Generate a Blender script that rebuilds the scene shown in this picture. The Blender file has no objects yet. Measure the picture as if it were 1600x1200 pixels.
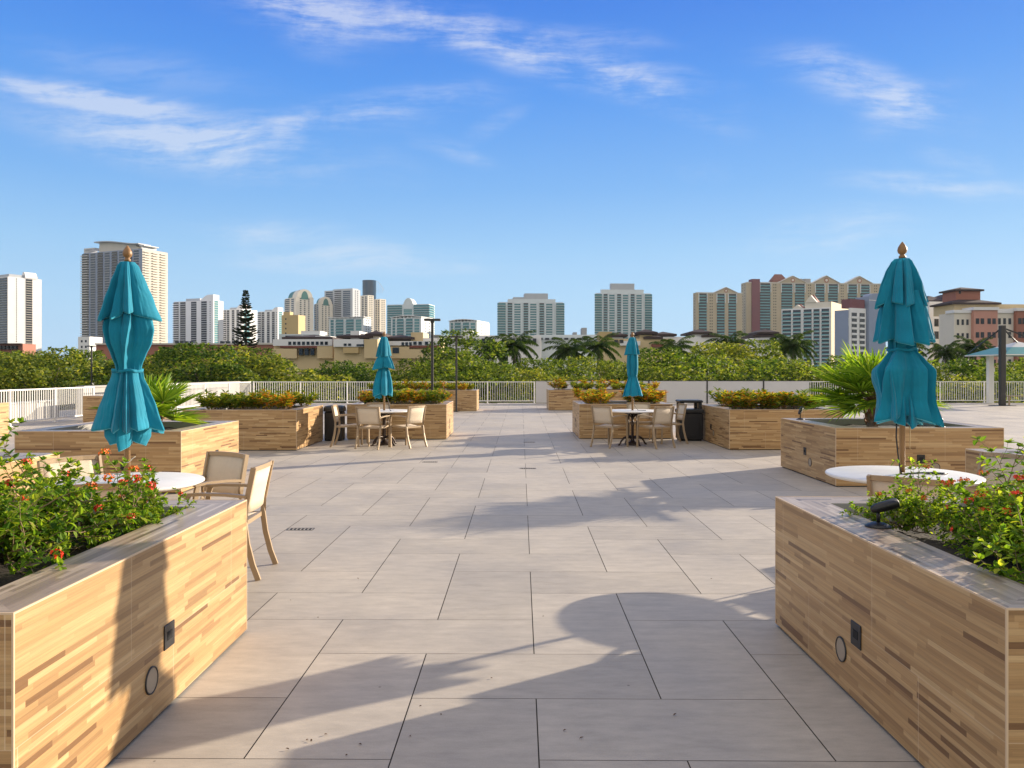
import bpy, math, random
from math import sin, cos, pi, radians, sqrt, atan2, floor, exp
from mathutils import Vector, Matrix

S = bpy.context.scene
C = S.collection
CAMH, FPX, VX, HY = 1.607, 1240.0, 803.0, 578.0     # eye height (m), focal length, vanishing point and horizon measured on the photo
GROUND = -7.0                                          # street level below the roof terrace

# ------------------------------------------------------------------ camera
cd = bpy.data.cameras.new('camera'); cam = bpy.data.objects.new('camera', cd); C.objects.link(cam)
cam.location = (0, 0, CAMH); cam.rotation_euler = (radians(90), 0, 0)
cd.sensor_width = 36; cd.lens = 36 * FPX / 1600
cd.shift_x = -(VX - 800) / 1600; cd.shift_y = -(600 - HY) / 1600
cd.clip_start = 0.05; cd.clip_end = 8000
S.camera = cam
S.view_settings.view_transform = 'Standard'; S.view_settings.look = 'None'
S.view_settings.gamma = 1; S.view_settings.exposure = 1.0

# ------------------------------------------------------------------ sun and sky
SUN_EL, SUN_AZ = radians(14.8), atan2(.845, .534)      # azimuth measured from +Y towards +X
sd = bpy.data.lights.new('sun', 'SUN'); so = bpy.data.objects.new('sun', sd); C.objects.link(so)
sd.energy = 5.0; sd.angle = radians(0.5); sd.color = (1.0, 0.86, 0.68)
so.rotation_euler = Vector((-sin(SUN_AZ) * cos(SUN_EL), -cos(SUN_AZ) * cos(SUN_EL), -sin(SUN_EL))).to_track_quat('-Z', 'Y').to_euler()
so.location = (20, 15, 20)

W = bpy.data.worlds.new("World"); S.world = W; W.use_nodes = True
wn, wl = W.node_tree.nodes, W.node_tree.links
wn.clear()
def N(t, nodes=wn, **k):
    n = nodes.new(t)
    for a, b in k.items():
        if a.startswith('i_'):
            n.inputs[int(a[2:])].default_value = b
        else:
            setattr(n, a, b)
    return n
sky = N('ShaderNodeTexSky', sky_type='NISHITA', sun_disc=False, sun_elevation=SUN_EL, sun_rotation=SUN_AZ,
        air_density=1.0, dust_density=0.25, ozone_density=3.0, altitude=0.0)
tc = N('ShaderNodeTexCoord')
sep = N('ShaderNodeSeparateXYZ'); wl.new(tc.outputs['Generated'], sep.inputs[0])
def wmath(op, a, b=None, c=None, clamp=False):
    n = N('ShaderNodeMath', operation=op, use_clamp=clamp)
    for i, q in enumerate((a, b, c)):
        if q is None: continue
        if isinstance(q, (int, float)): n.inputs[i].default_value = q
        else: wl.new(q, n.inputs[i])
    return n.outputs[0]
ysafe = wmath('MAXIMUM', sep.outputs[1], 0.05)
uu = wmath('DIVIDE', sep.outputs[0], ysafe); vv = wmath('DIVIDE', sep.outputs[2], ysafe)
comb = N('ShaderNodeCombineXYZ'); wl.new(uu, comb.inputs[0]); wl.new(vv, comb.inputs[1])
# slow warp so that the wisps bend
nz0 = N('ShaderNodeTexNoise', i_2=3.2, i_3=3.0, i_4=0.5); wl.new(comb.outputs[0], nz0.inputs['Vector'])
wsub = N('ShaderNodeVectorMath', operation='SUBTRACT'); wl.new(nz0.outputs['Color'], wsub.inputs[0]); wsub.inputs[1].default_value = (.5, .5, .5)
wsc = N('ShaderNodeVectorMath', operation='MULTIPLY'); wl.new(wsub.outputs[0], wsc.inputs[0]); wsc.inputs[1].default_value = (.14, .07, 0)
wadd = N('ShaderNodeVectorMath', operation='ADD'); wl.new(comb.outputs[0], wadd.inputs[0]); wl.new(wsc.outputs[0], wadd.inputs[1])
# cirrus streaks: direction (px of the photo turned into sky direction), half length, half width, tilt, density
streaks = [(120,150,165,15,8,1.0),(300,222,250,36,9,.9),(540,188,200,24,-9,.8),(430,20,130,40,20,.7),(600,30,230,28,6,.75),
           (840,85,230,30,15,.95),(1040,150,120,24,27,.6),(940,55,90,14,8,.45),(1340,140,150,30,17,.8),(1420,165,80,26,-25,.5),
           (1450,292,140,15,2,.7),(420,356,110,14,2,.45),(560,402,200,20,3,.5),(1290,365,130,26,-5,.45),(700,238,70,11,12,.4),
           (770,200,50,12,-25,.3),(1080,118,60,9,15,.3),(1490,250,60,18,10,.35),(200,110,200,22,10,.2),(1100,270,50,12,0,.25)]
acc = None
for (px, py, hl, hw, ang, den) in streaks:
    mp = N('ShaderNodeMapping', vector_type='TEXTURE')
    wl.new(wadd.outputs[0], mp.inputs[0])
    mp.inputs['Location'].default_value = ((px - VX) / FPX, (HY - py) / FPX, 0)
    mp.inputs['Rotation'].default_value = (0, 0, radians(-ang))
    mp.inputs['Scale'].default_value = (hl / FPX * 1.75, hw / FPX * 2.1, 1)
    ln = N('ShaderNodeVectorMath', operation='LENGTH'); wl.new(mp.outputs[0], ln.inputs[0])
    mr = N('ShaderNodeMapRange', interpolation_type='SMOOTHERSTEP', clamp=True)
    mr.inputs[1].default_value = 1.0; mr.inputs[2].default_value = 0.0; mr.inputs[3].default_value = 0.0; mr.inputs[4].default_value = den
    wl.new(ln.outputs['Value'], mr.inputs[0])
    acc = mr.outputs[0] if acc is None else wmath('ADD', acc, mr.outputs[0])
# fibrous texture, combed along the wind
mp = N('ShaderNodeMapping'); wl.new(wadd.outputs[0], mp.inputs[0]); mp.inputs['Rotation'].default_value = (0, 0, radians(10)); mp.inputs['Scale'].default_value = (7, 40, 1)
nz1 = N('ShaderNodeTexNoise', i_2=1.3, i_3=10.0, i_4=0.68); wl.new(mp.outputs[0], nz1.inputs['Vector'])
nz2 = N('ShaderNodeTexNoise', i_2=5.0, i_3=7.0, i_4=0.62); wl.new(wadd.outputs[0], nz2.inputs['Vector'])
fib = wmath('MULTIPLY', nz1.outputs[0], nz2.outputs[0])
mr = N('ShaderNodeMapRange', interpolation_type='SMOOTHSTEP', clamp=True); wl.new(fib, mr.inputs[0])
mr.inputs[1].default_value = 0.14; mr.inputs[2].default_value = 0.42
cl = wmath('MULTIPLY', acc, mr.outputs[0])
cl = wmath('MULTIPLY', cl, 0.78)
front = N('ShaderNodeMapRange', clamp=True); wl.new(sep.outputs[1], front.inputs[0]); front.inputs[1].default_value = .05; front.inputs[2].default_value = .25
cl = wmath('MULTIPLY', cl, front.outputs[0]); cl = wmath('MINIMUM', cl, 0.52)
# clear-air gradient by height above the horizon, blended with the physical sky
rmp = N('ShaderNodeValToRGB'); wl.new(sep.outputs[2], rmp.inputs[0])
cr = rmp.color_ramp
stops = [(0.0,(.49,.71,.95)),(.08,(.42,.68,.95)),(.145,(.33,.61,.94)),(.22,(.20,.475,.92)),(.33,(.092,.335,.90)),(.42,(.050,.235,.83)),(.60,(.028,.15,.62)),(1.0,(.03,.12,.46))]
while len(cr.elements) < len(stops): cr.elements.new(0.5)
for e, (p, c) in zip(cr.elements, stops): e.position = p; e.color = (*c, 1)
sc8 = N('ShaderNodeVectorMath', operation='SCALE'); wl.new(rmp.outputs[0], sc8.inputs[0]); sc8.inputs['Scale'].default_value = 1/0.12
mix0 = N('ShaderNodeMix', data_type='RGBA', i_0=0.92); wl.new(sky.outputs[0], mix0.inputs[6]); wl.new(sc8.outputs[0], mix0.inputs[7])
mix = N('ShaderNodeMix', data_type='RGBA'); wl.new(cl, mix.inputs[0]); wl.new(mix0.outputs[2], mix.inputs[6]); mix.inputs[7].default_value = (7.0, 7.2, 7.6, 1)
# bright warm cloud behind camera and overhead, unseen, added to lift the ambient light
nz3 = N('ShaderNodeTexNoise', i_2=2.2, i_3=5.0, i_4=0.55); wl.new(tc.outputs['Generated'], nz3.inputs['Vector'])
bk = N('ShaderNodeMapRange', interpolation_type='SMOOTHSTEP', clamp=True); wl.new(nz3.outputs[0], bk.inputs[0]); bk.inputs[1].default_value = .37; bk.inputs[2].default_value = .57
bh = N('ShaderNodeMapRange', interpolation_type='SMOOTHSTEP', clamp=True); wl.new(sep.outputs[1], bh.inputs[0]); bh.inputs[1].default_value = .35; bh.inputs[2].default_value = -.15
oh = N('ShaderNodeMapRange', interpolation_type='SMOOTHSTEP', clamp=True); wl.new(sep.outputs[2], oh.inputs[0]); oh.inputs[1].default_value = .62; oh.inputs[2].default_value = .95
fill_mask = wmath('MULTIPLY', bk.outputs[0], wmath('MAXIMUM', bh.outputs[0], oh.outputs[0]))
mixb = N('ShaderNodeMix', data_type='RGBA'); wl.new(fill_mask, mixb.inputs[0]); wl.new(mix.outputs[2], mixb.inputs[6]); mixb.inputs[7].default_value = (9.8, 9.0, 7.7, 1)
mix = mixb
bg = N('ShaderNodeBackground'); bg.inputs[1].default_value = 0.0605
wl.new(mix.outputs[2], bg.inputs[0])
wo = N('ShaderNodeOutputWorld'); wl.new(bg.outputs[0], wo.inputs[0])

# ------------------------------------------------------------------ materials
MAT = {}
def newmat(name):
    m = bpy.data.materials.new(name); m.use_nodes = True; MAT[name] = m
    nt = m.node_tree
    return m, nt.nodes, nt.links, nt.nodes['Principled BSDF']
def P(name, col, rough=.6, metal=0.0, spec=.5, var=0.0, scale=6.0, bump=0.0, bscale=80.0, island=0.0):
    """plain principled material; var = mottled wear, island = tone shift from piece to piece"""
    m, n, l, b = newmat(name)
    b.inputs['Base Color'].default_value = (*col, 1); b.inputs['Roughness'].default_value = rough
    b.inputs['Metallic'].default_value = metal; b.inputs['Specular IOR Level'].default_value = spec
    if var or island:
        tcn = n.new('ShaderNodeTexCoord'); hsv = n.new('ShaderNodeHueSaturation'); hsv.inputs['Color'].default_value = (*col, 1)
        nz = n.new('ShaderNodeTexNoise'); nz.inputs['Scale'].default_value = scale; nz.inputs['Detail'].default_value = 6; nz.inputs['Roughness'].default_value = .6
        l.new(tcn.outputs['Object'], nz.inputs['Vector'])
        mr = n.new('ShaderNodeMapRange'); l.new(nz.outputs[0], mr.inputs[0])
        mr.inputs[1].default_value = .3; mr.inputs[2].default_value = .7; mr.inputs[3].default_value = 1 - var; mr.inputs[4].default_value = 1 + var
        out = mr.outputs[0]
        if island:
            g = n.new('ShaderNodeNewGeometry'); mr2 = n.new('ShaderNodeMapRange'); l.new(g.outputs['Random Per Island'], mr2.inputs[0])
            mr2.inputs[3].default_value = 1 - island; mr2.inputs[4].default_value = 1 + island
            mu = n.new('ShaderNodeMath'); mu.operation = 'MULTIPLY'; l.new(out, mu.inputs[0]); l.new(mr2.outputs[0], mu.inputs[1]); out = mu.outputs[0]
        l.new(out, hsv.inputs['Value']); l.new(hsv.outputs[0], b.inputs['Base Color'])
    if bump:
        tcn = n.new('ShaderNodeTexCoord'); nz = n.new('ShaderNodeTexNoise'); nz.inputs['Scale'].default_value = bscale; nz.inputs['Detail'].default_value = 4
        l.new(tcn.outputs['Object'], nz.inputs['Vector'])
        bp = n.new('ShaderNodeBump'); bp.inputs['Strength'].default_value = bump; bp.inputs['Distance'].default_value = .01
        l.new(nz.outputs[0], bp.inputs['Height']); l.new(bp.outputs[0], b.inputs['Normal'])
    return m
def leafmat(name, cols, trans=.35, rough=.45, objvar=.25, bright=(.7, 1.3)):
    """foliage: tone picked per leaf (random per island) from a ramp, shifted a little per plant, with translucency"""
    m, n, l, b = newmat(name)
    g = n.new('ShaderNodeNewGeometry'); oi = n.new('ShaderNodeObjectInfo')
    rp = n.new('ShaderNodeValToRGB'); l.new(g.outputs['Random Per Island'], rp.inputs[0])
    e = rp.color_ramp.elements
    while len(e) < len(cols): e.new(.5)
    for i, (q, (p, c)) in enumerate(zip(e, cols)): q.position = p; q.color = (*c, 1)
    hsv = n.new('ShaderNodeHueSaturation'); l.new(rp.outputs[0], hsv.inputs['Color'])
    mr = n.new('ShaderNodeMapRange'); l.new(oi.outputs['Random'], mr.inputs[0]); mr.inputs[3].default_value = bright[0]; mr.inputs[4].default_value = bright[1]
    l.new(mr.outputs[0], hsv.inputs['Value'])
    mh = n.new('ShaderNodeMapRange'); l.new(oi.outputs['Random'], mh.inputs[0]); mh.inputs[3].default_value = .5 + .02*objvar; mh.inputs[4].default_value = .5 - .022*objvar
    l.new(mh.outputs[0], hsv.inputs['Hue'])
    l.new(hsv.outputs[0], b.inputs['Base Color']); b.inputs['Roughness'].default_value = rough+.12; b.inputs['Specular IOR Level'].default_value = .2
    tr = n.new('ShaderNodeBsdfTranslucent'); mx = n.new('ShaderNodeMixShader'); mx.inputs[0].default_value = trans
    tw = n.new('ShaderNodeMix'); tw.data_type = 'RGBA'; tw.blend_type = 'MULTIPLY'; tw.inputs[0].default_value = 1.0
    l.new(hsv.outputs[0], tw.inputs[6]); tw.inputs[7].default_value = (2.0, 1.9, .8, 1); l.new(tw.outputs[2], tr.inputs[0])
    o = n['Material Output']; l.new(b.outputs[0], mx.inputs[1]); l.new(tr.outputs[0], mx.inputs[2]); l.new(mx.outputs[0], o.inputs[0])
    return m
def woodtile(name, dark, mid, light, sat=1.0, rough=.42, seams=True):
    """wood-look porcelain: thin strips of random length and tone (UV in metres), a pale joint between tiles"""
    m, n, l, b = newmat(name)
    uv = n.new('ShaderNodeUVMap'); sp = n.new('ShaderNodeSeparateXYZ'); l.new(uv.outputs[0], sp.inputs[0])
    def mt(op, a, bb=None):
        q = n.new('ShaderNodeMath'); q.operation = op
        for i, w in enumerate((a, bb)):
            if w is None: continue
            if isinstance(w, (int, float)): q.inputs[i].default_value = w
            else: l.new(w, q.inputs[i])
        return q.outputs[0]
    def wn_(a, bb=None, seed=0.0):
        q = n.new('ShaderNodeTexWhiteNoise'); q.noise_dimensions = '3D'
        cx = n.new('ShaderNodeCombineXYZ'); l.new(a, cx.inputs[0])
        if bb is not None: l.new(bb, cx.inputs[1])
        cx.inputs[2].default_value = seed; l.new(cx.outputs[0], q.inputs['Vector'])
        return q.outputs['Value']
    u, v = sp.outputs[0], sp.outputs[1]
    row = mt('FLOOR', mt('DIVIDE', v, .0225))
    L = mt('ADD', mt('MULTIPLY', wn_(row, None, 1.3), .38), .22)
    uo = mt('ADD', u, mt('MULTIPLY', wn_(row, None, 4.7), 9.0))
    col = mt('FLOOR', mt('DIVIDE', uo, L))
    rnd = wn_(col, row, 2.1)
    rp = n.new('ShaderNodeValToRGB'); l.new(rnd, rp.inputs[0]); rp.color_ramp.interpolation = 'CONSTANT'
    mx = lambda a, c, t: tuple(p*(1-t)+q*t for p, q in zip(a, c))
    st = [(0, dark), (.055, mx(dark, mid, .5)), (.14, mx(dark, mid, .8)), (.32, mid), (.55, mx(mid, light, .22)), (.72, mx(mid, light, .42)), (.86, mx(mid, light, .7)), (.95, light)]
    e = rp.color_ramp.elements
    while len(e) < len(st): e.new(.5)
    for q, (p, c) in zip(e, st): q.position = p; q.color = (*c, 1)
    # grain along the strip
    cx = n.new('ShaderNodeCombineXYZ'); l.new(mt('MULTIPLY', u, 2.2), cx.inputs[0]); l.new(mt('MULTIPLY', v, 95.0), cx.inputs[1]); l.new(mt('MULTIPLY', rnd, 37.0), cx.inputs[2])
    nz = n.new('ShaderNodeTexNoise'); nz.inputs['Scale'].default_value = 1.0; nz.inputs['Detail'].default_value = 7; nz.inputs['Roughness'].default_value = .68; l.new(cx.outputs[0], nz.inputs['Vector'])
    gr = n.new('ShaderNodeMapRange'); l.new(nz.outputs[0], gr.inputs[0]); gr.inputs[1].default_value = .28; gr.inputs[2].default_value = .72; gr.inputs[3].default_value = .74; gr.inputs[4].default_value = 1.2
    # thin dark line between strips
    fr = mt('FRACT', mt('DIVIDE', v, .0225)); ln = mt('LESS_THAN', fr, .05); ln = mt('SUBTRACT', 1.0, mt('MULTIPLY', ln, .22))
    val = mt('MULTIPLY', gr.outputs[0], ln)
    # large cloudy tone shift between tiles
    hs = n.new('ShaderNodeHueSaturation'); l.new(rp.outputs[0], hs.inputs['Color']); l.new(val, hs.inputs['Value']); hs.inputs['Saturation'].default_value = sat
    out = hs.outputs[0]
    if seams:
        half = mt('FLOOR', mt('DIVIDE', mt('SUBTRACT', v, .36), .62))
        su = mt('FRACT', mt('DIVIDE', mt('ADD', u, mt('MULTIPLY', half, .42)), 1.2))
        s1 = mt('LESS_THAN', su, .0035)
        s2 = mt('LESS_THAN', mt('ABSOLUTE', mt('SUBTRACT', v, .36)), .0015)
        sm = mt('MAXIMUM', s1, s2)
        mi = n.new('ShaderNodeMix'); mi.data_type = 'RGBA'; l.new(mt('MULTIPLY', sm, .55), mi.inputs[0]); l.new(out, mi.inputs[6]); mi.inputs[7].default_value = (.62, .48, .33, 1)
        out = mi.outputs[2]
    l.new(out, b.inputs['Base Color']); b.inputs['Roughness'].default_value = rough
    bp = n.new('ShaderNodeBump'); bp.inputs['Strength'].default_value = .25; bp.inputs['Distance'].default_value = .002
    l.new(val, bp.inputs['Height']); l.new(bp.outputs[0], b.inputs['Normal'])
    return m

woodtile('wood_tile', (.18,.092,.036), (.41,.25,.106), (.54,.365,.178))
woodtile('wood_ledge', (.15,.095,.055), (.35,.25,.16), (.50,.39,.28), sat=.85, rough=.33, seams=False)
P('trim', (.60,.45,.29), .45)
P('soil', (.035,.026,.02), .95, var=.5, scale=14, bump=.8, bscale=40)
P('mulch', (.05,.036,.026), .95, var=.5, scale=10)
P('black_metal', (.012,.012,.013), .4, spec=.5)
P('black_plastic', (.014,.014,.015), .38, var=.2)
P('grille', (.33,.27,.2), .5, var=.1)
P('dark_hole', (.004,.004,.004), .8)
P('frame_tan', (.35,.255,.155), .42, metal=.1, var=.06)
P('sling', (.62,.51,.38), .75, var=.04, scale=30, bump=.25, bscale=500)
P('table_white', (.74,.71,.66), .35, var=.06, scale=5)
P('cast_bronze', (.05,.032,.024), .38, metal=.5, var=.2)
P('pole_bronze', (.24,.135,.05), .4, metal=.3, var=.08)
P('finial_wood', (.25,.135,.05), .45, var=.2, scale=30)
P('cord_white', (.7,.66,.58), .7)
P('rope_tan', (.5,.36,.18), .8)
P('fence_white', (.80,.78,.74), .45, var=.04)
P('frosted_panel', (.56,.55,.54), .3, var=.03, scale=2)
P('parapet', (.33,.32,.30), .8, var=.08, scale=1.5)
P('post_dark', (.03,.028,.026), .45)
P('canopy_cream', (.74,.73,.68), .6)
P('canopy_teal', (.14,.36,.33), .5)
P('paver_gap', (.075,.066,.056), .95)
P('bark', (.10,.075,.055), .9, var=.4, scale=9, bump=.6, bscale=20)
P('palm_bark', (.20,.15,.11), .9, var=.4, scale=20)
P('boot', (.33,.17,.09), .8, var=.4, scale=25)
P('stem', (.22,.15,.085), .8, var=.3, scale=30)
P('asphalt', (.05,.05,.05), .9, var=.2)
P('land', (.05,.065,.03), .95, var=.4, scale=.02)

# terrace pavers: grey-beige porcelain, tone differs a little from slab to slab, faint stains
m, n, l, b = newmat('paver')
g = n.new('ShaderNodeNewGeometry'); tcn = n.new('ShaderNodeTexCoord')
nz = n.new('ShaderNodeTexNoise'); nz.inputs['Scale'].default_value = .9; nz.inputs['Detail'].default_value = 8; nz.inputs['Roughness'].default_value = .62; l.new(tcn.outputs['Object'], nz.inputs['Vector'])
mp = n.new('ShaderNodeMapping'); l.new(tcn.outputs['Object'], mp.inputs[0]); mp.inputs['Scale'].default_value = (3, 9, 1)
nzb = n.new('ShaderNodeTexNoise'); nzb.inputs['Scale'].default_value = 1.4; nzb.inputs['Detail'].default_value = 9; nzb.inputs['Roughness'].default_value = .72; l.new(mp.outputs[0], nzb.inputs['Vector'])
sp = n.new('ShaderNodeTexNoise'); sp.inputs['Scale'].default_value = 160; sp.inputs['Detail'].default_value = 2; l.new(tcn.outputs['Object'], sp.inputs['Vector'])
def mrange(src, a, bb, c, d):
    q = n.new('ShaderNodeMapRange'); l.new(src, q.inputs[0]); q.inputs[1].default_value = a; q.inputs[2].default_value = bb; q.inputs[3].default_value = c; q.inputs[4].default_value = d; return q.outputs[0]
def mul(a, bb):
    q = n.new('ShaderNodeMath'); q.operation = 'MULTIPLY'; l.new(a, q.inputs[0]); l.new(bb, q.inputs[1]); return q.outputs[0]
val = mul(mul(mrange(g.outputs['Random Per Island'], 0, 1, .915, 1.05), mrange(nz.outputs[0], .3, .7, .86, 1.10)), mul(mrange(nzb.outputs[0], .3, .7, .82, 1.11), mrange(sp.outputs[0], .3, .7, .95, 1.05)))
vor = n.new('ShaderNodeTexVoronoi'); vor.inputs['Scale'].default_value = 2.3; l.new(tcn.outputs['Object'], vor.inputs['Vector'])
val = mul(val, mrange(vor.outputs['Distance'], .012, .02, .45, 1.0))
hs = n.new('ShaderNodeHueSaturation'); hs.inputs['Color'].default_value = (.455, .405, .335, 1); l.new(val, hs.inputs['Value']); l.new(hs.outputs[0], b.inputs['Base Color'])
rr = mrange(nz.outputs[0], .3, .7, .5, .68); l.new(rr, b.inputs['Roughness']); b.inputs['Specular IOR Level'].default_value = .4

# teal umbrella canvas, slightly translucent
m, n, l, b = newmat('teal_canvas')
tcn = n.new('ShaderNodeTexCoord'); nz = n.new('ShaderNodeTexNoise'); nz.inputs['Scale'].default_value = 5; nz.inputs['Detail'].default_value = 6; l.new(tcn.outputs['Object'], nz.inputs['Vector'])
hs = n.new('ShaderNodeHueSaturation'); hs.inputs['Color'].default_value = (.004, .255, .385, 1); mr = n.new('ShaderNodeMapRange'); l.new(nz.outputs[0], mr.inputs[0])
mr.inputs[1].default_value = .3; mr.inputs[2].default_value = .7; mr.inputs[3].default_value = .85; mr.inputs[4].default_value = 1.15; l.new(mr.outputs[0], hs.inputs['Value'])
l.new(hs.outputs[0], b.inputs['Base Color']); b.inputs['Roughness'].default_value = .78; b.inputs['Specular IOR Level'].default_value = .3
b.inputs['Sheen Weight'].default_value = .15
wv = n.new('ShaderNodeTexNoise'); wv.inputs['Scale'].default_value = 14; wv.inputs['Detail'].default_value = 5; l.new(tcn.outputs['Object'], wv.inputs['Vector'])
bp = n.new('ShaderNodeBump'); bp.inputs['Strength'].default_value = .35; bp.inputs['Distance'].default_value = .012; l.new(wv.outputs[0], bp.inputs['Height']); l.new(bp.outputs[0], b.inputs['Normal'])
tr = n.new('ShaderNodeBsdfTranslucent'); tr.inputs[0].default_value = (.004, .26, .36, 1); mx = n.new('ShaderNodeMixShader'); mx.inputs[0].default_value = .22
l.new(b.outputs[0], mx.inputs[1]); l.new(tr.outputs[0], mx.inputs[2]); l.new(mx.outputs[0], n['Material Output'].inputs[0])

P('teal_hem', (.06,.40,.50), .7)
leafmat('mangrove_leaf', [(0,(.022,.048,.009)),(.25,(.07,.12,.016)),(.65,(.14,.195,.026)),(1,(.28,.30,.055))], .42, .42, 1.5, (.62, 1.2))
leafmat('palm_leaf', [(0,(.02,.05,.012)),(.6,(.05,.095,.02)),(1,(.10,.14,.03))], .3, .4, .6)
leafmat('fan_leaf', [(0,(.07,.15,.012)),(.5,(.16,.27,.022)),(1,(.28,.36,.04))], .42, .38, .2, (.9, 1.1))
leafmat('pine_needle', [(0,(.012,.028,.012)),(1,(.04,.065,.02))], .1, .6, .1)
leafmat('croton_leaf', [(0,(.06,.10,.012)),(.38,(.16,.23,.022)),(.55,(.46,.42,.03)),(.62,(.55,.31,.025)),(.82,(.48,.14,.025)),(1,(.58,.48,.06))], .3, .4, .5, (.8, 1.2))
leafmat('croton_green', [(0,(.045,.085,.012)),(.4,(.11,.18,.018)),(.75,(.26,.31,.03)),(.92,(.44,.36,.03)),(1,(.45,.16,.025))], .3, .4, .5, (.8, 1.2))
leafmat('lantana_leaf', [(0,(.045,.11,.014)),(.35,(.11,.21,.02)),(.7,(.21,.32,.03)),(1,(.38,.42,.05))], .45, .5, .3, (.9, 1.1))
P('lantana_petal', (.80,.05,.012), .5, island=.3, var=.01)
P('lantana_petal_orange', (.80,.17,.015), .5, island=.25, var=.01)

# ------------------------------------------------------------------ mesh helpers
class MB:
    def __init__(s): s.v, s.f, s.uv, s.mi, s.sm = [], [], [], [], []
    def face(s, pts, mi=0, uv=None, sm=False):
        b = len(s.v); s.v += [tuple(p) for p in pts]; s.f.append(tuple(range(b, b+len(pts)))); s.uv.append(uv); s.mi.append(mi); s.sm.append(sm)
    def idx(s, f, mi=0, sm=True): s.f.append(tuple(f)); s.uv.append(None); s.mi.append(mi); s.sm.append(sm)
    def box(s, x0, x1, y0, y1, z0, z1, mi=0, M=None):
        c = [(x,y,z) for z in (z0,z1) for y in (y0,y1) for x in (x0,x1)]
        if M: c = [tuple(M(*p)) for p in c]
        b = len(s.v); s.v += c
        for f in ((0,2,3,1),(4,5,7,6),(0,1,5,4),(2,6,7,3),(0,4,6,2),(1,3,7,5)): s.idx([b+i for i in f], mi, False)
    def bbox(s, x0, x1, y0, y1, z0, z1, r=.005, mi=0, M=None):
        """box with chamfered vertical and horizontal edges"""
        pr = []
        for z, q in ((z0, r), (z0+r, 0), (z1-r, 0), (z1, r)):
            a0, a1, c0, c1 = x0+q, x1-q, y0+q, y1-q
            ring = [(a0+r,c0),(a1-r,c0),(a1,c0+r),(a1,c1-r),(a1-r,c1),(a0+r,c1),(a0,c1-r),(a0,c0+r)]
            pr.append([(x,y,z) for x,y in ring])
        s.loft(pr, mi, True, False, M)
    def loft(s, rings, mi=0, cap=True, sm=True, M=None, closed=True):
        b = len(s.v); k = len(rings[0])
        for r in rings: s.v += [tuple(M(*p)) if M else tuple(p) for p in r]
        for i in range(len(rings)-1):
            for j in range(k if closed else k-1):
                s.idx((b+i*k+j, b+i*k+(j+1)%k, b+(i+1)*k+(j+1)%k, b+(i+1)*k+j), mi, sm)
        if cap and closed:
            s.idx([b+j for j in reversed(range(k))], mi, False); s.idx([b+(len(rings)-1)*k+j for j in range(k)], mi, False)
    def lathe(s, prof, n=24, cx=0, cy=0, mi=0, cap=True, sm=True):
        s.loft([[(cx+r*cos(2*pi*j/n), cy+r*sin(2*pi*j/n), z) for j in range(n)] for r, z in prof], mi, cap, sm)
    def tube(s, pts, rad, n=6, mi=0, cap=True, sm=True, sq=None):
        """round tube along points, or a flat bar when sq=(half width, half depth)"""
        pts = [Vector(p) for p in pts]; rings = []
        ref = Vector((0,0,1))
        for i, p in enumerate(pts):
            d = (pts[min(i+1,len(pts)-1)] - pts[max(i-1,0)]).normalized()
            a = ref if abs(d.dot(ref)) < .95 else Vector((0,1,0))
            if sq and i == 0: a0 = a
            x = d.cross(a if not sq else a0).normalized(); y = x.cross(d).normalized()
            r = rad[i] if isinstance(rad, (list, tuple)) else rad
            if sq: rings.append([p+x*sx*sq[0]+y*sy*sq[1] for sx, sy in ((-1,-1),(1,-1),(1,1),(-1,1))])
            else: rings.append([p+x*(r*cos(2*pi*j/n))+y*(r*sin(2*pi*j/n)) for j in range(n)])
        s.loft(rings, mi, cap, sm and not sq)
    def leaf(s, p, d, up, L, Wd, mi=0, fold=.25, droop=0.0):
        d = d.normalized(); x = d.cross(up)
        if x.length < 1e-3: x = d.cross(Vector((1,0,.3)))
        x.normalize(); nrm = x.cross(d).normalized()
        b = len(s.v); t = d*L - nrm*(droop*L)
        m1 = d*(L*.33) - nrm*(droop*L*.15); m2 = d*(L*.68) - nrm*(droop*L*.5); lift = nrm*(Wd*fold)
        for q in (p, p+m1+x*Wd*.5+lift, p+m2+x*Wd*.4+lift, p+t, p+m2-x*Wd*.4+lift, p+m1-x*Wd*.5+lift): s.v.append(tuple(q))
        s.idx((b,b+1,b+2,b+3), mi, False); s.idx((b,b+3,b+4,b+5), mi, False)
    def build(s, name, mats, parent=None, loc=None, rz=0):
        me = bpy.data.meshes.new(name); me.from_pydata(s.v, [], s.f)
        for q in (mats if isinstance(mats, (list, tuple)) else [mats]): me.materials.append(MAT[q] if isinstance(q, str) else q)
        me.polygons.foreach_set('material_index', s.mi); me.polygons.foreach_set('use_smooth', s.sm)
        if any(u is not None for u in s.uv):
            lay = me.uv_layers.new(name='UVMap'); flat = []
            for f, u in zip(s.f, s.uv):
                for k in range(len(f)): flat += list(u[k]) if u else [0, 0]
            lay.data.foreach_set('uv', flat)
        me.update()
        o = bpy.data.objects.new(name, me); C.objects.link(o)
        if parent: o.parent = parent
        if loc is not None: o.location = loc
        o.rotation_euler.z = rz
        return o
def tag(o, label, cat, group=None, kind=None):
    if label: o['label'] = label
    if cat: o['category'] = cat
    if group: o['group'] = group
    if kind: o['kind'] = kind
    return o
def struct(o): o['kind'] = 'structure'; return o
def thing(name, loc, label, cat, group=None, rz=0):
    o = bpy.data.objects.new(name, None); o.empty_display_size = .2; C.objects.link(o); o.location = loc; o.rotation_euler.z = rz
    return tag(o, label, cat, group)
KIDS = {}
def kids(o): return list(o.children)
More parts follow.
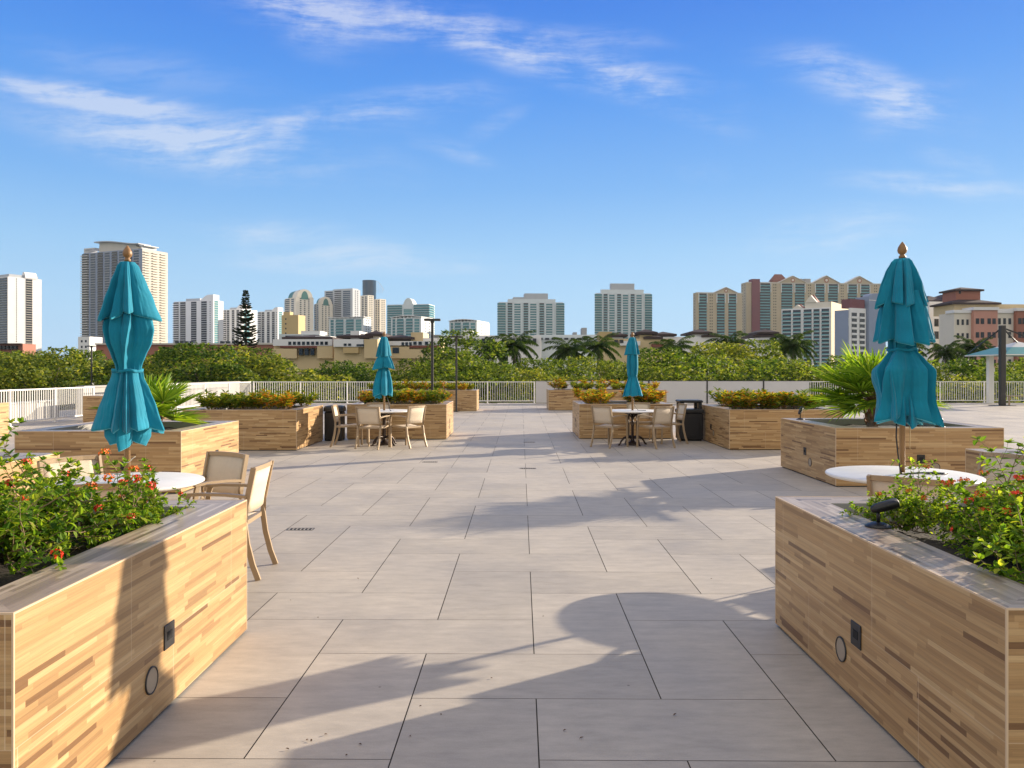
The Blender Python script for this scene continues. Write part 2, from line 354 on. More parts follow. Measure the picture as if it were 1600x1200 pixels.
def dup(root, loc, rz=0, label=None, group=None, scale=1.0):
    r = root.copy(); C.objects.link(r); r.location = loc; r.rotation_euler.z = rz
    r.scale = (scale,)*3 if isinstance(scale, (int, float)) else scale
    if label: r['label'] = label
    if group: r['group'] = group
    for ch in kids(root):
        c = ch.copy(); C.objects.link(c); c.parent = r
        for g_ in kids(ch):
            d = g_.copy(); C.objects.link(d); d.parent = c
    return r
def gx(px, Z): return (px - VX) * Z / FPX               # photo column -> metres across at distance Z
def gz(py, Z): return CAMH + (HY - py) * Z / FPX          # photo row -> height at distance Z

# ------------------------------------------------------------------ ground and terrace
mb = MB(); mb.face([(-4000,-600,0),(4000,-600,0),(4000,6000,0),(-4000,6000,0)])
struct(mb.build('ground', 'land', loc=(0,0,GROUND)))
TX0, TX1, TY0, TY1 = -18.0, 34.0, -9.0, 38.9
mb = MB(); mb.box(TX0, TX1, TY0, TY1, GROUND+.02, -.007, 0)
RT = radians(-.51); PU = .61; G = .0029
def tile(c0, r0, w, h):
    x0, x1 = .074+PU*c0+G, .074+PU*(c0+w)-G; y0, y1 = 3.27+PU*r0+G*.7, 3.27+PU*(r0+h)-G*.7
    q = [(x*cos(RT)-y*sin(RT), x*sin(RT)+y*cos(RT)) for x, y in ((x0,y0),(x1,y0),(x1,y1),(x0,y1))]
    if min(a for a, _ in q) < TX0 or max(a for a, _ in q) > TX1 or min(a for _, a in q) < TY0 or max(a for _, a in q) > TY1: return
    mb.face([(x, y, 0) for x, y in q], 1)
for r in range(-21, 60):                               # herringbone of 61 x 122 cm slabs
    for c in range(-32, 56):
        if (c+r) % 4 == 0: tile(c, r, 2, 1)
        elif (c+r) % 4 == 2: tile(c, r, 1, 2)
struct(mb.build('terrace_floor', ['paver_gap', 'paver']))

# a few dry leaves and bits of grit on the slabs
rl = random.Random(12); P('dry_leaf', (.09,.05,.025), .9)
for px, py in ((452,1172,),(478,1158),(486,1160),(512,1148),(540,1182),(560,1163),(655,1105),(690,1118),(880,1143),(1052,1119),(848,964),(497,966),(455,938),(640,1150),(770,1060),(905,1155),(1110,905),(560,905)):
    Z = CAMH*FPX/(py-HY); mb = MB(); a = rl.uniform(0,6.28); mb.leaf(Vector((0,0,.003)), Vector((cos(a),sin(a),rl.uniform(.05,.3))), Vector((0,0,1)), rl.uniform(.010,.022), .009, fold=.3)
    tag(mb.build('dry_leaf', 'dry_leaf', None, (gx(px,Z), Z, 0)), 'tiny dry leaf lying on the paving', 'leaf', 'tiny dry leaves on the paving')

# ------------------------------------------------------------------ planters
LEDGE = .245; PH = .81
def planter(x0, x1, y0, y1, label, outlets=(), h=PH, useed=0.0):
    cx, cy = (x0+x1)/2, (y0+y1)/2; a, b = (x1-x0)/2, (y1-y0)/2
    t = thing('planter', (cx, cy, 0), label, 'planter', 'wood-look tiled planters')
    z0 = .016
    mb = MB(); u = useed
    for (p, q) in (((-a,-b),(a,-b)), ((a,-b),(a,b)), ((a,b),(-a,b)), ((-a,b),(-a,-b))):
        L = abs(q[0]-p[0])+abs(q[1]-p[1])
        mb.face([(*p,z0),(*q,z0),(*q,h),(*p,h)], 0, [(u,z0),(u+L,z0),(u+L,h),(u,h)]); u += L+.37
    mb.box(-a+.02, a-.02, -b+.02, b-.02, .001, z0, 1)
    mb.build('wall', ['wood_tile', 'dark_hole'], t)
    mb = MB(); i, j = a-LEDGE, b-LEDGE; zs = h-.10
    for k, (p, q, r_, s_) in enumerate((((-a,-b),(a,-b),(i,-j),(-i,-j)), ((a,-b),(a,b),(i,j),(i,-j)), ((a,b),(-a,b),(-i,j),(i,j)), ((-a,b),(-a,-b),(-i,-j),(-i,j)))):
        L = abs(q[0]-p[0])+abs(q[1]-p[1]); o = k*3.3+useed*1.7
        mb.face([(*p,h),(*q,h),(*r_,h),(*s_,h)], 0, [(o,k*.9),(o+L,k*.9),(o+L-LEDGE,k*.9+LEDGE),(o+LEDGE,k*.9+LEDGE)])
        mb.face([(*s_,h),(*r_,h),(*r_,zs-.02),(*s_,zs-.02)], 1)
    mb.build('ledge', ['wood_ledge', 'parapet'], t)
    mb = MB(); e, d = .0055, .0016
    for sx in (-1, 1):
        for sy in (-1, 1): mb.box(min(sx*(a+d),sx*(a-e)), max(sx*(a+d),sx*(a-e)), min(sy*(b+d),sy*(b-e)), max(sy*(b+d),sy*(b-e)), z0, h-e)
    for s_ in (-1, 1):
        mb.box(-a-d, a+d, min(s_*(b+d),s_*(b-e)), max(s_*(b+d),s_*(b-e)), h-e, h+d)
        mb.box(min(s_*(a+d),s_*(a-e)), max(s_*(a+d),s_*(a-e)), -b+e, b-e, h-e, h+d)
    mb.build('edge_trim', 'trim', t)
    mb = MB(); n = 14; rs = random.Random(int(useed*10)+3)
    gr = [[(-i-.01+(2*i+.02)*x/n, -j-.01+(2*j+.02)*y/n, zs+rs.uniform(-.02,.025)) for x in range(n+1)] for y in range(n+1)]
    bs = len(mb.v)
    for row in gr: mb.v += row
    for y in range(n):
        for x in range(n): mb.idx((y*(n+1)+x, y*(n+1)+x+1, (y+1)*(n+1)+x+1, (y+1)*(n+1)+x))
    mb.build('soil', 'soil', t)
    for kind, face, w, z in outlets:                    # face '-x', '+x' or '-y'; w = world coordinate along it
        if face == '-y': M = lambda p, q, r_: (w-cx+p, -b-r_, z+q)
        elif face == '-x': M = lambda p, q, r_: (-a-r_, w-cy-p, z+q)
        else: M = lambda p, q, r_: (a+r_, w-cy+p, z+q)
        mb = MB()
        if kind == 'outlet':
            mb.bbox(-.055, .055, -.058, .058, 0, .006, .002, 0, M)
            o = mb.build('step_light', 'black_metal', t)
            mb = MB(); mb.box(-.026, .026, -.018, .022, .0055, .0075, 0, M); mb.build('recess', 'dark_hole', o)
        else:
            R = .058
            mb.loft([[M(R*cos(2*pi*k/28), R*sin(2*pi*k/28), d_) for k in range(28)] for d_ in (0, .004)], 0)
            o = mb.build('drain_cover', 'grille', t)
            mb = MB()
            mb.loft([[M(q*cos(2*pi*k/28), q*sin(2*pi*k/28), d_) for k in range(28)] for q, d_ in ((R+.004,0),(R+.004,.0065),(R-.003,.0065),(R-.003,.0045))], 0, cap=False)
            mb.build('rim', 'black_metal', o)
    return t
planter(-3.87, -1.64, 2.6, 4.87, 'wood-look planter in the left foreground with an umbrella shadow on its sunlit side',
        [('outlet','+x',3.77,.348), ('vent','+x',3.587,.204)], useed=.2)
planter(1.645, 3.9, 2.65, 4.99, 'wood-look planter in the right foreground, its side in shade, a spotlight on its ledge',
        [('outlet','-x',3.81,.335), ('vent','-x',3.985,.205)], useed=5.1)
planter(-6.6, -4.37, 5.4, 7.63, 'low planter cut by the left edge of the photo behind the near left table', (), useed=2.2)
planter(4.57, 6.8, 5.8, 8.03, 'planter behind a chair at the right edge of the photo beside the near right table', (), useed=3.4)
planter(-6.48, -4.32, 10.3, 12.45, 'square planter with a fan palm behind the near left umbrella',
        [('outlet','+x',11.54,.388), ('outlet','-y',-5.05,.36), ('vent','-y',-4.98,.22)], useed=7.9)
planter(4.42, 6.73, 10.9, 13.14, 'square planter with a fan palm and two spotlights behind the near right umbrella',
        [('outlet','-x',12.05,.373), ('vent','-x',11.84,.23), ('outlet','-y',5.59,.385), ('vent','-y',5.79,.27)], useed=9.3)
planter(-6.6, -4.33, 15.8, 18.0, 'planter of green to orange crotons left of the smaller black bin', (), useed=11.2)
planter(4.32, 6.6, 15.9, 18.4, 'planter of yellow and orange crotons right of the hooded black bin', [('outlet','-x',17.4,.36), ('vent','-x',17.17,.24)], useed=12.9)
planter(-3.86, -1.56, 18.35, 20.4, 'planter of orange crotons behind the far left table', [('outlet','+x',19.3,.37), ('vent','+x',19.15,.25)], useed=14.1)
planter(1.52, 3.70, 18.5, 20.6, 'planter of crotons with a bare gap behind the far right table', [('outlet','-x',19.55,.375), ('vent','-x',19.4,.26)], useed=16.6)
planter(-6.0, -1.45, 30.9, 32.8, 'long planter at the far end left of the aisle in front of the white railing', (), useed=18.1)
planter(1.38, 6.08, 31.6, 33.5, 'long planter at the far end right of the aisle in front of the frosted screens', (), useed=20.7)
planter(-14.0, -12.35, 17.3, 19.4, 'planter at the left edge beside the white railing', (), useed=22.3)
planter(-13.2, -11.4, 24.3, 26.1, 'planter near the white gate posts, mostly behind the near left umbrella', (), useed=24.4)

# uplights standing on the ledges
def uplight(x, y, az, el, label):
    t = thing('spotlight', (x, y, PH+.001), label, 'spotlight', 'black spotlights on planter ledges', az)
    mb = MB(); mb.lathe([(.064,0),(.064,.005),(.05,.013),(.03,.022),(.012,.024)], 24); mb.build('base', 'black_metal', t)
    mb = MB(); mb.tube([(0,0,.02),(0,0,.065),(0,.012,.08)], .009, 8); mb.build('knuckle', 'black_metal', t)
    mb = MB(); d = Vector((0, cos(el), sin(el))); p = Vector((0, -.035, .088))
    x_ = Vector((1,0,0)); y_ = d.cross(x_)
    rings = [[p+d*q+x_*(r*cos(2*pi*k/18))+y_*(r*sin(2*pi*k/18)) for k in range(18)] for q, r in ((-.005,.006),(0,.016),(.02,.023),(.05,.026),(.138,.0275),(.141,.025),(.13,.023))]
    mb.loft(rings); o = mb.build('head', 'black_metal', t)
    return t
uplight(1.85, 4.03, radians(-80), radians(12), 'black bullet spotlight on the ledge of the right foreground planter')
uplight(4.60, 12.75, radians(-50), radians(50), 'small black spotlight at the left corner of the right palm planter')
uplight(5.95, 11.08, radians(60), radians(35), 'small black spotlight on the front ledge of the right palm planter')

# slot drains in the paving
for px, py, lab in ((470,827,'slot drain in the paving nearest the left foreground planter'), (672,722,'slot drain in the paving in front of the far left table'),
                    (825,732,'slot drain in the middle of the aisle'), (827,691,'farthest slot drain in the shaded middle of the aisle')):
    Z = CAMH*FPX/(py-HY); t = thing('floor_drain', (gx(px,Z), Z, 0), lab, 'drain', 'slot drains in the paving')
    mb = MB(); w, d = .125, .045
    mb.box(-w-.006,w+.006,-d-.006,-d,.0005,.004); mb.box(-w-.006,w+.006,d,d+.006,.0005,.004); mb.box(-w-.006,-w,-d,d,.0005,.004); mb.box(w,w+.006,-d,d,.0005,.004)
    mb.build('frame', 'black_metal', t)
    mb = MB(); mb.box(-w,w,-d,d,.0003,.0012,0)
    for k in range(6): mb.box(-w+.02+k*.038, -w+.042+k*.038, -d+.015, d-.015, .0013, .0022, 1)
    mb.build('grate', ['paver', 'dark_hole'], t)

# ------------------------------------------------------------------ railings and screens
def railing(p, q, label, bays, gap=None):
    p, q = Vector(p), Vector(q); L = (q-p).length; a = atan2(q.y-p.y, q.x-p.x)
    t = thing('railing', (p.x, p.y, 0), label, 'railing', 'white picket railings round the terrace', a)
    w = L/bays
    for k in range(bays+1):
        mb = MB(); mb.bbox(-.03, .03, -.03, .03, 0, 1.06, .004)
        mb.bbox(-.06, .06, -.06, .06, 0.0005, .012, .004); mb.build('post', 'fence_white', t, (k*w, 0, 0))
    proto = None
    for k in range(bays):
        if proto is None:
            mb = MB(); mb.box(.0305, w-.0305, -.022, .022, 1.012, 1.05); mb.box(.0305, w-.0305, -.018, .018, .10, .14)
            n = int((w-.06)/.105)
            for j in range(1, n): xx = .03+(w-.06)*j/n; mb.box(xx-.0095, xx+.0095, -.0095, .0095, .1405, 1.0115)
            proto = mb.build('picket_panel', 'fence_white', t)
        else:
            o = proto.copy(); C.objects.link(o); o.parent = t; o.location = (k*w, 0, 0)
railing((-14.5, 14.0, 0), (-14.1, 26.6, 0), 'white picket railing at the left edge of the terrace, its nearest run', 6)
railing((-13.9, 27.2, 0), (-12.62, 38.0, 0), 'white picket railing on the left in front of a pale parapet wall', 5)
railing((-12.5, 38.1, 0), (.98, 38.1, 0), 'white picket railing across the far end in front of the mangroves', 6)
railing((14.3, 38.6, 0), (33.6, 38.6, 0), 'white picket railing at the far right behind the shade canopy', 9)
mb = MB(); mb.box(-.12, .12, 0, 11.6, 0, 1.0); mb.box(-.16, .16, -.02, 11.62, 1.001, 1.06)
tag(mb.build('parapet_wall', 'parapet', None, (-14.75, 27.0, 0), radians(-6.5)), 'pale grey parapet wall behind the left railing', 'wall')
mb = MB(); mb.box(-.12, .12, 0, 14, 0, .55); mb.box(-.16, .16, -.02, 14.02, .551, .6)
tag(mb.build('parapet_wall', 'parapet', None, (-15.6, 13.0, 0), 0), 'low beige parapet wall behind the nearest left railing', 'wall')
t = thing('glass_screen', (.98, 38.0, 0), 'row of frosted grey-white screens with thin dark posts across the far end', 'screen')
xs = [0.03, 2.74, 5.48, 8.27, 10.97, 13.2]
for k in range(5):
    mb = MB(); mb.box(xs[k]+.035, xs[k+1]-.035, -.01, .01, .04, 1.07); mb.build('panel', 'frosted_panel', t)
    mb = MB(); mb.box(xs[k]+.035, xs[k+1]-.035, -.02, .02, 1.071, 1.095); mb.build('rail', 'post_dark', t)
for x in xs[1:-1]:
    mb = MB(); mb.box(x-.03, x+.03, -.035, .035, 0, 1.13); mb.build('post', 'post_dark', t)

# ------------------------------------------------------------------ lamp posts
def lamp_post(x, y, h, z0, label):
    t = thing('lamp_post', (x, y, z0), label, 'lamp post', 'dark lamp posts')
    mb = MB(); mb.bbox(-.09,.09,-.09,.09,.001,.02,.005); mb.bbox(-.034,.034,-.034,.034,.02,h-.06,.006); mb.build('pole', 'post_dark', t)
    mb = MB(); mb.bbox(-.22,.22,-.075,.075,h-.06,h,.01); mb.bbox(-.05,.05,-.05,.05,h-.11,h-.061,.01); mb.build('lamp_head', 'post_dark', t)
lamp_post(gx(675.5,21.4), 21.4, gz(498,21.4), 0, 'taller dark lamp post behind the far left table umbrella')
lamp_post(gx(713,30.4), 30.4, gz(525,30.4), 0, 'dark lamp post in the far planter, the smaller of two')
lamp_post(gx(143,43), 43, gz(540,43)-GROUND, GROUND, 'dark lamp post standing among the mangroves at far left')

# ------------------------------------------------------------------ bins
t = thing('litter_bin', (4.0, 18.12, 0), 'black hooded litter bin beside the far right table', 'litter bin')
mb = MB(); mb.bbox(-.265,.265,-.24,.24,.03,.63,.02); mb.bbox(-.24,.24,-.215,.215,.0,.03,.01); mb.build('body', 'black_plastic', t)
for s_ in (-1, 1):
    mb = MB(); mb.bbox(-.2,.2,-.249,-.2395,.10,.55,.004); mb.build('side_panel', 'black_metal', t, rz=0 if s_ < 0 else pi)
mb = MB(); mb.loft([[(x*q, y*w_, z) for x, y in ((-1,-1),(1,-1),(1,1),(-1,1))] for q, w_, z in ((.265,.24,.63),(.275,.25,.65),(.275,.25,.70),(.25,.23,.72))], 0, True, False); mb.build('rim', 'black_plastic', t)
mb = MB()
for sx in (-1, 1):
    for sy in (-1, 1): mb.bbox(sx*.2-.045, sx*.2+.045, sy*.19-.035, sy*.19+.035, .721, .865, .008)
mb.bbox(-.27,.27,-.245,.245,.866,.925,.02); mb.build('hood', 'black_plastic', t)
t = thing('litter_bin', (-4.09, 18.12, 0), 'smaller black open-topped litter bin left of the far left table', 'litter bin')
mb = MB(); mb.bbox(-.2,.2,-.18,.18,.0,.66,.02); mb.build('body', 'black_plastic', t)
mb = MB(); mb.bbox(-.13,.13,-.187,-.1795,.06,.56,.003); mb.build('side_panel', 'black_metal', t)
mb = MB(); mb.loft([[(x*q, y*w_, z) for x, y in ((-1,-.8),(-.8,-1),(.8,-1),(1,-.8),(1,.8),(.8,1),(-.8,1),(-1,.8))] for q, w_, z in ((.2,.18,.66),(.222,.2,.67),(.222,.2,.735),(.2,.18,.785),(.15,.13,.792),(.14,.12,.74))], 0, True, False); mb.build('lid', 'black_plastic', t)

# ------------------------------------------------------------------ shade canopy and bench on the far right
t = thing('shade_canopy', (gx(1566,35.6), 35.6, 0), 'suspended teal and cream shade canopy on a dark mast at the right edge', 'canopy')
mb = MB(); mb.bbox(-.11,.11,-.11,.11,.02,3.6,.01); mb.bbox(-.45,.45,-.3,.3,.001,.02,.005); mb.build('mast', 'post_dark', t)
zc = 2.95; ze = 2.32; cxx, cyy, hw = 1.9, 1.9, 1.6
apex = (cxx, cyy, zc); cor = [(cxx-hw,cyy-hw,ze),(cxx+hw,cyy-hw,ze),(cxx+hw,cyy+hw,ze),(cxx-hw,cyy+hw,ze)]
for k in range(4):
    mb = MB(); A, B = cor[k], cor[(k+1)%4]
    A2, B2 = [tuple(p*.45+q*.55 for p, q in zip(V_, apex)) for V_ in (A, B)]
    mb.face([A, B, B2, A2], 1); mb.face([A2, B2, apex], 0); mb.face([(A[0],A[1],A[2]-.05),(apex[0],apex[1],apex[2]-.05),(B[0],B[1],B[2]-.05)], 1)
    mb.face([A,(A[0],A[1],A[2]-.05),(B[0],B[1],B[2]-.05),B], 0)
    mb.build('roof_panel', ['canopy_cream', 'canopy_teal'], t)
for k in range(4):
    mb = MB(); mb.tube([(cor[k][0],cor[k][1],cor[k][2]-.09),(apex[0],apex[1],apex[2]-.09)], .045, 6); mb.build('rafter', 'post_dark', t)
    mb = MB(); mb.tube([(0,0,3.5),(cor[k][0]*.93+apex[0]*.07, cor[k][1]*.93+apex[1]*.07, ze+.08)], .035, 6); mb.build('stay', 'post_dark', t)
mb = MB(); mb.bbox(-.12,.12,-.12,.12,0,2.45,.01)
for zz in (1.62,): mb.box(.145,.2,-.05,.05,zz-.1,zz+.1)
tag(mb.build('canopy_post', 'canopy_cream', None, (gx(1547,38.0), 38.0, 0)), 'plain white square post behind the dark canopy mast', 'post')
t = thing('bench', (gx(1592,36.3), 36.3, 0), 'tan bench beside the canopy mast at the right edge', 'bench')
mb = MB()
for k in range(5): mb.bbox(-.6,.6,-.22+k*.09,-.145+k*.09,.40,.43,.005)
mb.build('seat', 'frame_tan', t)
for sx in (-.55,.55):
    for sy in (-.17,.17): mb = MB(); mb.bbox(sx-.03,sx+.03,sy-.03,sy+.03,0,.3995,.004); mb.build('leg', 'frame_tan', t)

# ------------------------------------------------------------------ chairs
def make_chair(loc, rz, label):
    t = thing('armchair', loc, label, 'chair', None, rz)
    hw = .255
    for s_ in (-1, 1):
        x = s_*hw                                        # rear leg runs up as the back upright, with a gentle curve
        mb = MB(); mb.tube([(x,-.33,.0),(x,-.285,.12),(x,-.245,.28),(x,-.225,.43),(x,-.235,.56),(x,-.262,.70),(x,-.295,.86)], .02, sq=(.012,.02)); mb.build('rear_leg', 'frame_tan', t)
        mb = MB(); mb.tube([(x,.25,.0),(x,.245,.15),(x,.235,.43),(x,.215,.60),(x,.20,.645)], .02, sq=(.012,.019)); mb.build('front_leg', 'frame_tan', t)
        mb = MB(); mb.tube([(x,.235,.652),(x,.10,.660),(x,-.08,.655),(x,-.243,.638)], .02, sq=(.021,.011)); mb.build('armrest', 'frame_tan', t)
        mb = MB(); mb.tube([(x-s_*.026,.228,.437),(x-s_*.026,.1,.445),(x-s_*.026,-.05,.425),(x-s_*.026,-.215,.425)], .02, sq=(.012,.019)); mb.build('side_rail', 'frame_tan', t)
    mb = MB(); mb.tube([(-.222,.222,.437),(.222,.222,.437)], .02, sq=(.015,.017)); mb.tube([(-.222,-.208,.425),(.222,-.208,.425)], .02, sq=(.015,.017)); mb.build('cross_rail', 'frame_tan', t)
    mb = MB(); mb.tube([(-.243,-.293,.845),(-.12,-.312,.849),(0,-.318,.85),(.12,-.312,.849),(.243,-.293,.845)], .02, sq=(.011,.018)); mb.build('top_rail', 'frame_tan', t)
    def sheet(pts, hw_, sag, name):
        mb = MB(); n = 6; rows = []
        for (y, z, ny, nz) in pts:
            rows.append([(-hw_+2*hw_*k/n, y-ny*sag*(1-(2*k/n-1)**2), z-nz*sag*(1-(2*k/n-1)**2)) for k in range(n+1)])
        th = .004
        mb.loft([r+[(x, y-ny*th, z-nz*th) for (x, y, z) in reversed(r)] for r, (_, _, ny, nz) in zip(rows, pts)], 0, True, True)
        return mb.build(name, 'sling', t)
    sheet([(.207,.456,0,1),(.1,.463,0,1),(-.02,.445,0,1),(-.12,.438,0,1),(-.20,.442,0,1)], .216, .012, 'seat')
    sheet([(-.228,.505,1,0),(-.238,.58,1,0),(-.262,.70,1,0),(-.293,.838,1,0)], .242, .022, 'backrest')
    return t
# (seat centre x, y, facing direction, label, group)
TL, TR, FL, FR = (-3.01, 6.18), (3.23, 6.6), (-2.78, 17.0), (2.54, 17.0)
chairs = [(-2.29,6.30,(-1,-.04),'tan sling armchair seen side-on at the far corner of the left foreground planter'),
          (-2.73,6.88,(-.5,-.8),'tan sling armchair right of the near left umbrella, its back panel facing the camera'),
          (-3.52,6.60,(.86,-.5),'sunlit cream sling armchair behind the red flowers, left of the near left umbrella pole'),
          (-2.70,5.48,(-.22,.97),'armchair mostly hidden behind the left lantana, only its top rail showing'),
          (2.90,5.70,(.62,.78),'armchair in front of the near right table, only its curved top rail showing'),
          (4.10,6.86,(-.9,-.42),'armchair at the right edge of the photo behind the red lantana flowers'),
          (-3.50,16.78,(1,.05),'armchair seen side-on in front of the smaller black bin'),
          (-2.88,16.36,(.30,.95),'armchair with its square back to the camera, left of the far left umbrella pole'),
          (-2.24,16.58,(-.80,.55),'armchair turned left at the right side of the far left table'),
          (-3.02,17.72,(.2,-1),'armchair behind the far left table, only its pale back showing over the tabletop'),
          (2.02,16.62,(.72,.66),'armchair at the left side of the far right table'),
          (2.92,16.48,(-.55,.83),'armchair with its back to the camera, right of the far right umbrella pole'),
          (3.42,17.45,(-1,-.1),'armchair in front of the hooded black bin'),
          (2.82,17.78,(-.05,-1),'armchair behind the far right table, only its pale back showing')]
proto = None
for (x, y, d, lab) in chairs:
    rz = atan2(-d[0], d[1])
    if proto is None: proto = make_chair((x, y, 0), rz, lab); proto['group'] = 'tan sling armchairs round the tables'
    else: dup(proto, (x, y, 0), rz, lab)

# ------------------------------------------------------------------ tables
def make_table(loc, label):
    t = thing('round_table', loc, label, 'table', 'round white tables with umbrellas')
    R = .60; mb = MB()
    mb.lathe([(.03,.708),(R-.05,.708),(R-.02,.712),(R-.003,.722),(R,.731),(R-.004,.739),(R-.012,.742),(.03,.742)], 64, cap=False); mb.build('tabletop', 'table_white', t)
    mb = MB(); mb.lathe([(.028,.02),(.045,.02),(.045,.16),(.03,.18),(.028,.40),(.036,.42),(.028,.44),(.028,.64),(.05,.66),(.06,.7075),(.028,.7075)], 20, cap=False); mb.build('column', 'cast_bronze', t)
    mb = MB()
    for k in range(4):
        a = k*pi/2+pi/4; mb.tube([(.03*cos(a),.03*sin(a),.60),(.12*cos(a),.12*sin(a),.66),(.26*cos(a),.26*sin(a),.695)], [.016,.014,.012], 6)
        a += pi/4; mb.tube([(.085*cos(a),.085*sin(a),.16),(.085*cos(a),.085*sin(a),.66)], .009, 6)
    mb.lathe([(.10,.655),(.10,.672),(.075,.672),(.075,.655)], 20, cap=False); mb.build('bracket', 'cast_bronze', t)
    mb = MB(); mb.lathe([(.02,.001),(.15,.001),(.16,.02),(.15,.05),(.06,.075),(.045,.10),(.02,.10)], 24, cap=False); mb.build('base', 'cast_bronze', t)
    for k in range(4):
        a = k*pi/2+.35; c_, s_ = cos(a), sin(a)
        mb = MB(); mb.tube([(r*c_, r*s_, z) for r, z in ((.05,.17),(.13,.185),(.21,.155),(.27,.09),(.30,.03),(.315,.014),(.345,.012))], [.026,.024,.022,.02,.019,.019,.014], 8); mb.build('foot', 'cast_bronze', t)
    return t
tp = make_table((*TL, 0), 'round white table behind the left foreground planter')
dup(tp, (*TR, 0), .3, 'round white table behind the right foreground planter, a cable lying on its top')
dup(tp, (*FL, 0), .5, 'round table of the far left group on a dark cast base')
dup(tp, (*FR, 0), .0, 'round table of the far right group on a dark cast base')
tp.scale = (.94, .94, 1)

# ------------------------------------------------------------------ closed teal umbrellas
def canopy(mb, prof, n, seed, amp0, amp1, hem, cx=0.0, twist=.15, lean=0.0, lump=0.0):
    """prof: (z, radius) from top to hem. Cloth hangs in a few broad pleats, each a flat panel that turns under at its ridge"""
    r = random.Random(seed); wd = [r.uniform(.55, 1.5) for _ in range(n)]; tot = sum(wd); an = [0.0]
    for w in wd: an.append(an[-1]+w/tot*2*pi)
    u0 = [r.choice((.22, .3, .68, .78, .5)) for _ in range(n)]; am = [r.uniform(.45, 1.45) for _ in range(n)]
    bow = [r.uniform(-.25, .25) for _ in range(n)]; hd = [r.uniform(0, 1) for _ in range(n)]; off = r.uniform(0, 6.28)
    K = 24; M = 30; rows = []
    lp = [(r.uniform(.25,.9), r.uniform(0,2*pi), r.uniform(-1,1)) for _ in range(8)]
    cre = [(r.uniform(.1,.95), r.uniform(0,2*pi), r.uniform(-1.6,1.6), r.uniform(.5,1)) for _ in range(10)]
    for i in range(M+1):
        t_ = i/M; z = prof[0][0]+(prof[-1][0]-prof[0][0])*t_
        for a in range(len(prof)-1):
            if prof[a][0] >= z >= prof[a+1][0] - 1e-6: break
        u = (prof[a][0]-z)/max(1e-6, prof[a][0]-prof[a+1][0]); u = min(1,max(0,u)); u = u*.55+.45*u*u*(3-2*u)
        R = prof[a][1]*(1-u)+prof[a+1][1]*u
        amp = amp0+(amp1-amp0)*t_**.85; row = []
        for k in range(n):
            w = an[k+1]-an[k]
            for q in range(K):
                s_ = q/K; c_ = u0[k]
                v = s_/c_ if s_ < c_ else (1-s_)/(1-c_)
                v = v+bow[k]*v*(1-v); v = v+.055*sin(2*pi*v)
                sh = (.5-c_)*-1.0                         # the ridge leans over its steep side
                th = off+an[k]+w*(s_+sh*amp*2.3*max(0,v)**2)+twist*t_*sin(k*1.9+seed)*.35
                b_ = sum(wt*exp(-((t_-p)/.14)**2-((((th-g+pi) % (2*pi))-pi)/.4)**2) for p, g, wt in lp)*lump
                b_ += sum(-.035*wt*exp(-(((((th-g+pi) % (2*pi))-pi)-sl*(t_-p))/.06)**2-((t_-p)/.22)**2) for p, g, sl, wt in cre)
                rr = R*(1+amp*am[k]*(2*v-1.0)+b_+.018*(.3+t_)*sin(th*23+seed+6*t_)*(1-v)+.012*sin(th*41-9*t_))
                row.append((cx+lean*t_+rr*cos(th), rr*sin(th), z-hem*(t_**3)*(.75*v*am[k]+.45*hd[k])))
        rows.append(row)
    row = rows[-1]
    rows.append([(cx+lean+(x-cx-lean)*.93, y*.93, z-.004) for x, y, z in row])
    rows.append([(cx+lean+(x-cx-lean)*.88, y*.88, z+.015) for x, y, z in row])
    rows.append([(cx+lean+(x-cx-lean)*.4, y*.4, z+.09) for x, y, z in row])
    f0 = len(mb.f); mb.loft(rows, 0, False, True); nk = len(row)
    for q in range(f0+M*nk, f0+(M+1)*nk): mb.mi[q] = 1
def umbrella(loc, label, ztop, ffin, tiers, strap, cable=None, rope=None, cordz=None, rz=0.0):
    t = thing('umbrella', (loc[0], loc[1], 0), label, 'umbrella', 'closed teal table umbrellas', rz)
    mb = MB(); mb.lathe([(.0225,.105),(.0225,ztop-.03),(.019,ztop)], 16); mb.build('pole', 'pole_bronze', t)
    mb = MB(); z = ztop-.02; k = ffin
    mb.lathe([(.030*k,z),(.030*k,z+.02*k),(.021*k,z+.028*k),(.021*k,z+.036*k),(.036*k,z+.05*k),(.042*k,z+.072*k),(.038*k,z+.095*k),(.026*k,z+.118*k),(.013*k,z+.137*k),(.003*k,z+.15*k)], 20); mb.build('finial', 'finial_wood', t)
    for kw in tiers:
        mb = MB(); canopy(mb, **kw); mb.build('canopy_tier', ['teal_canvas', 'teal_hem'], t)
    if strap:
        z, r = strap; mb = MB(); rs = random.Random(int(z*1000))
        mb.loft([[((r+dr)*cos(2*pi*j/40)*(1+.06*sin(j*1.3)), (r+dr)*sin(2*pi*j/40)*(1+.06*sin(j*1.3)), z+dz+.006*sin(j*.8)) for j in range(40)] for dr, dz in ((0,-.012),(.007,-.010),(.008,.010),(0,.012))], 0, False)
        mb.build('tie_strap', 'teal_canvas', t)
    if cordz:
        mb = MB(); mb.tube([(.024*cos(a)*1.1, .024*sin(a)*1.1, cordz+.012*sin(a)) for a in [2*pi*j/14 for j in range(14)]]+[(.05,-.02,cordz+.02),(.075,-.03,cordz+.035)], .003, 5); mb.build('cord', 'cord_white', t)
    if cable:
        mb = MB(); mb.tube(cable, .0065, 6); mb.build('cable', 'black_plastic', t)
    if rope:
        mb = MB(); mb.tube(rope, .004, 5); mb.build('pull_rope', 'rope_tan', t)
    return t
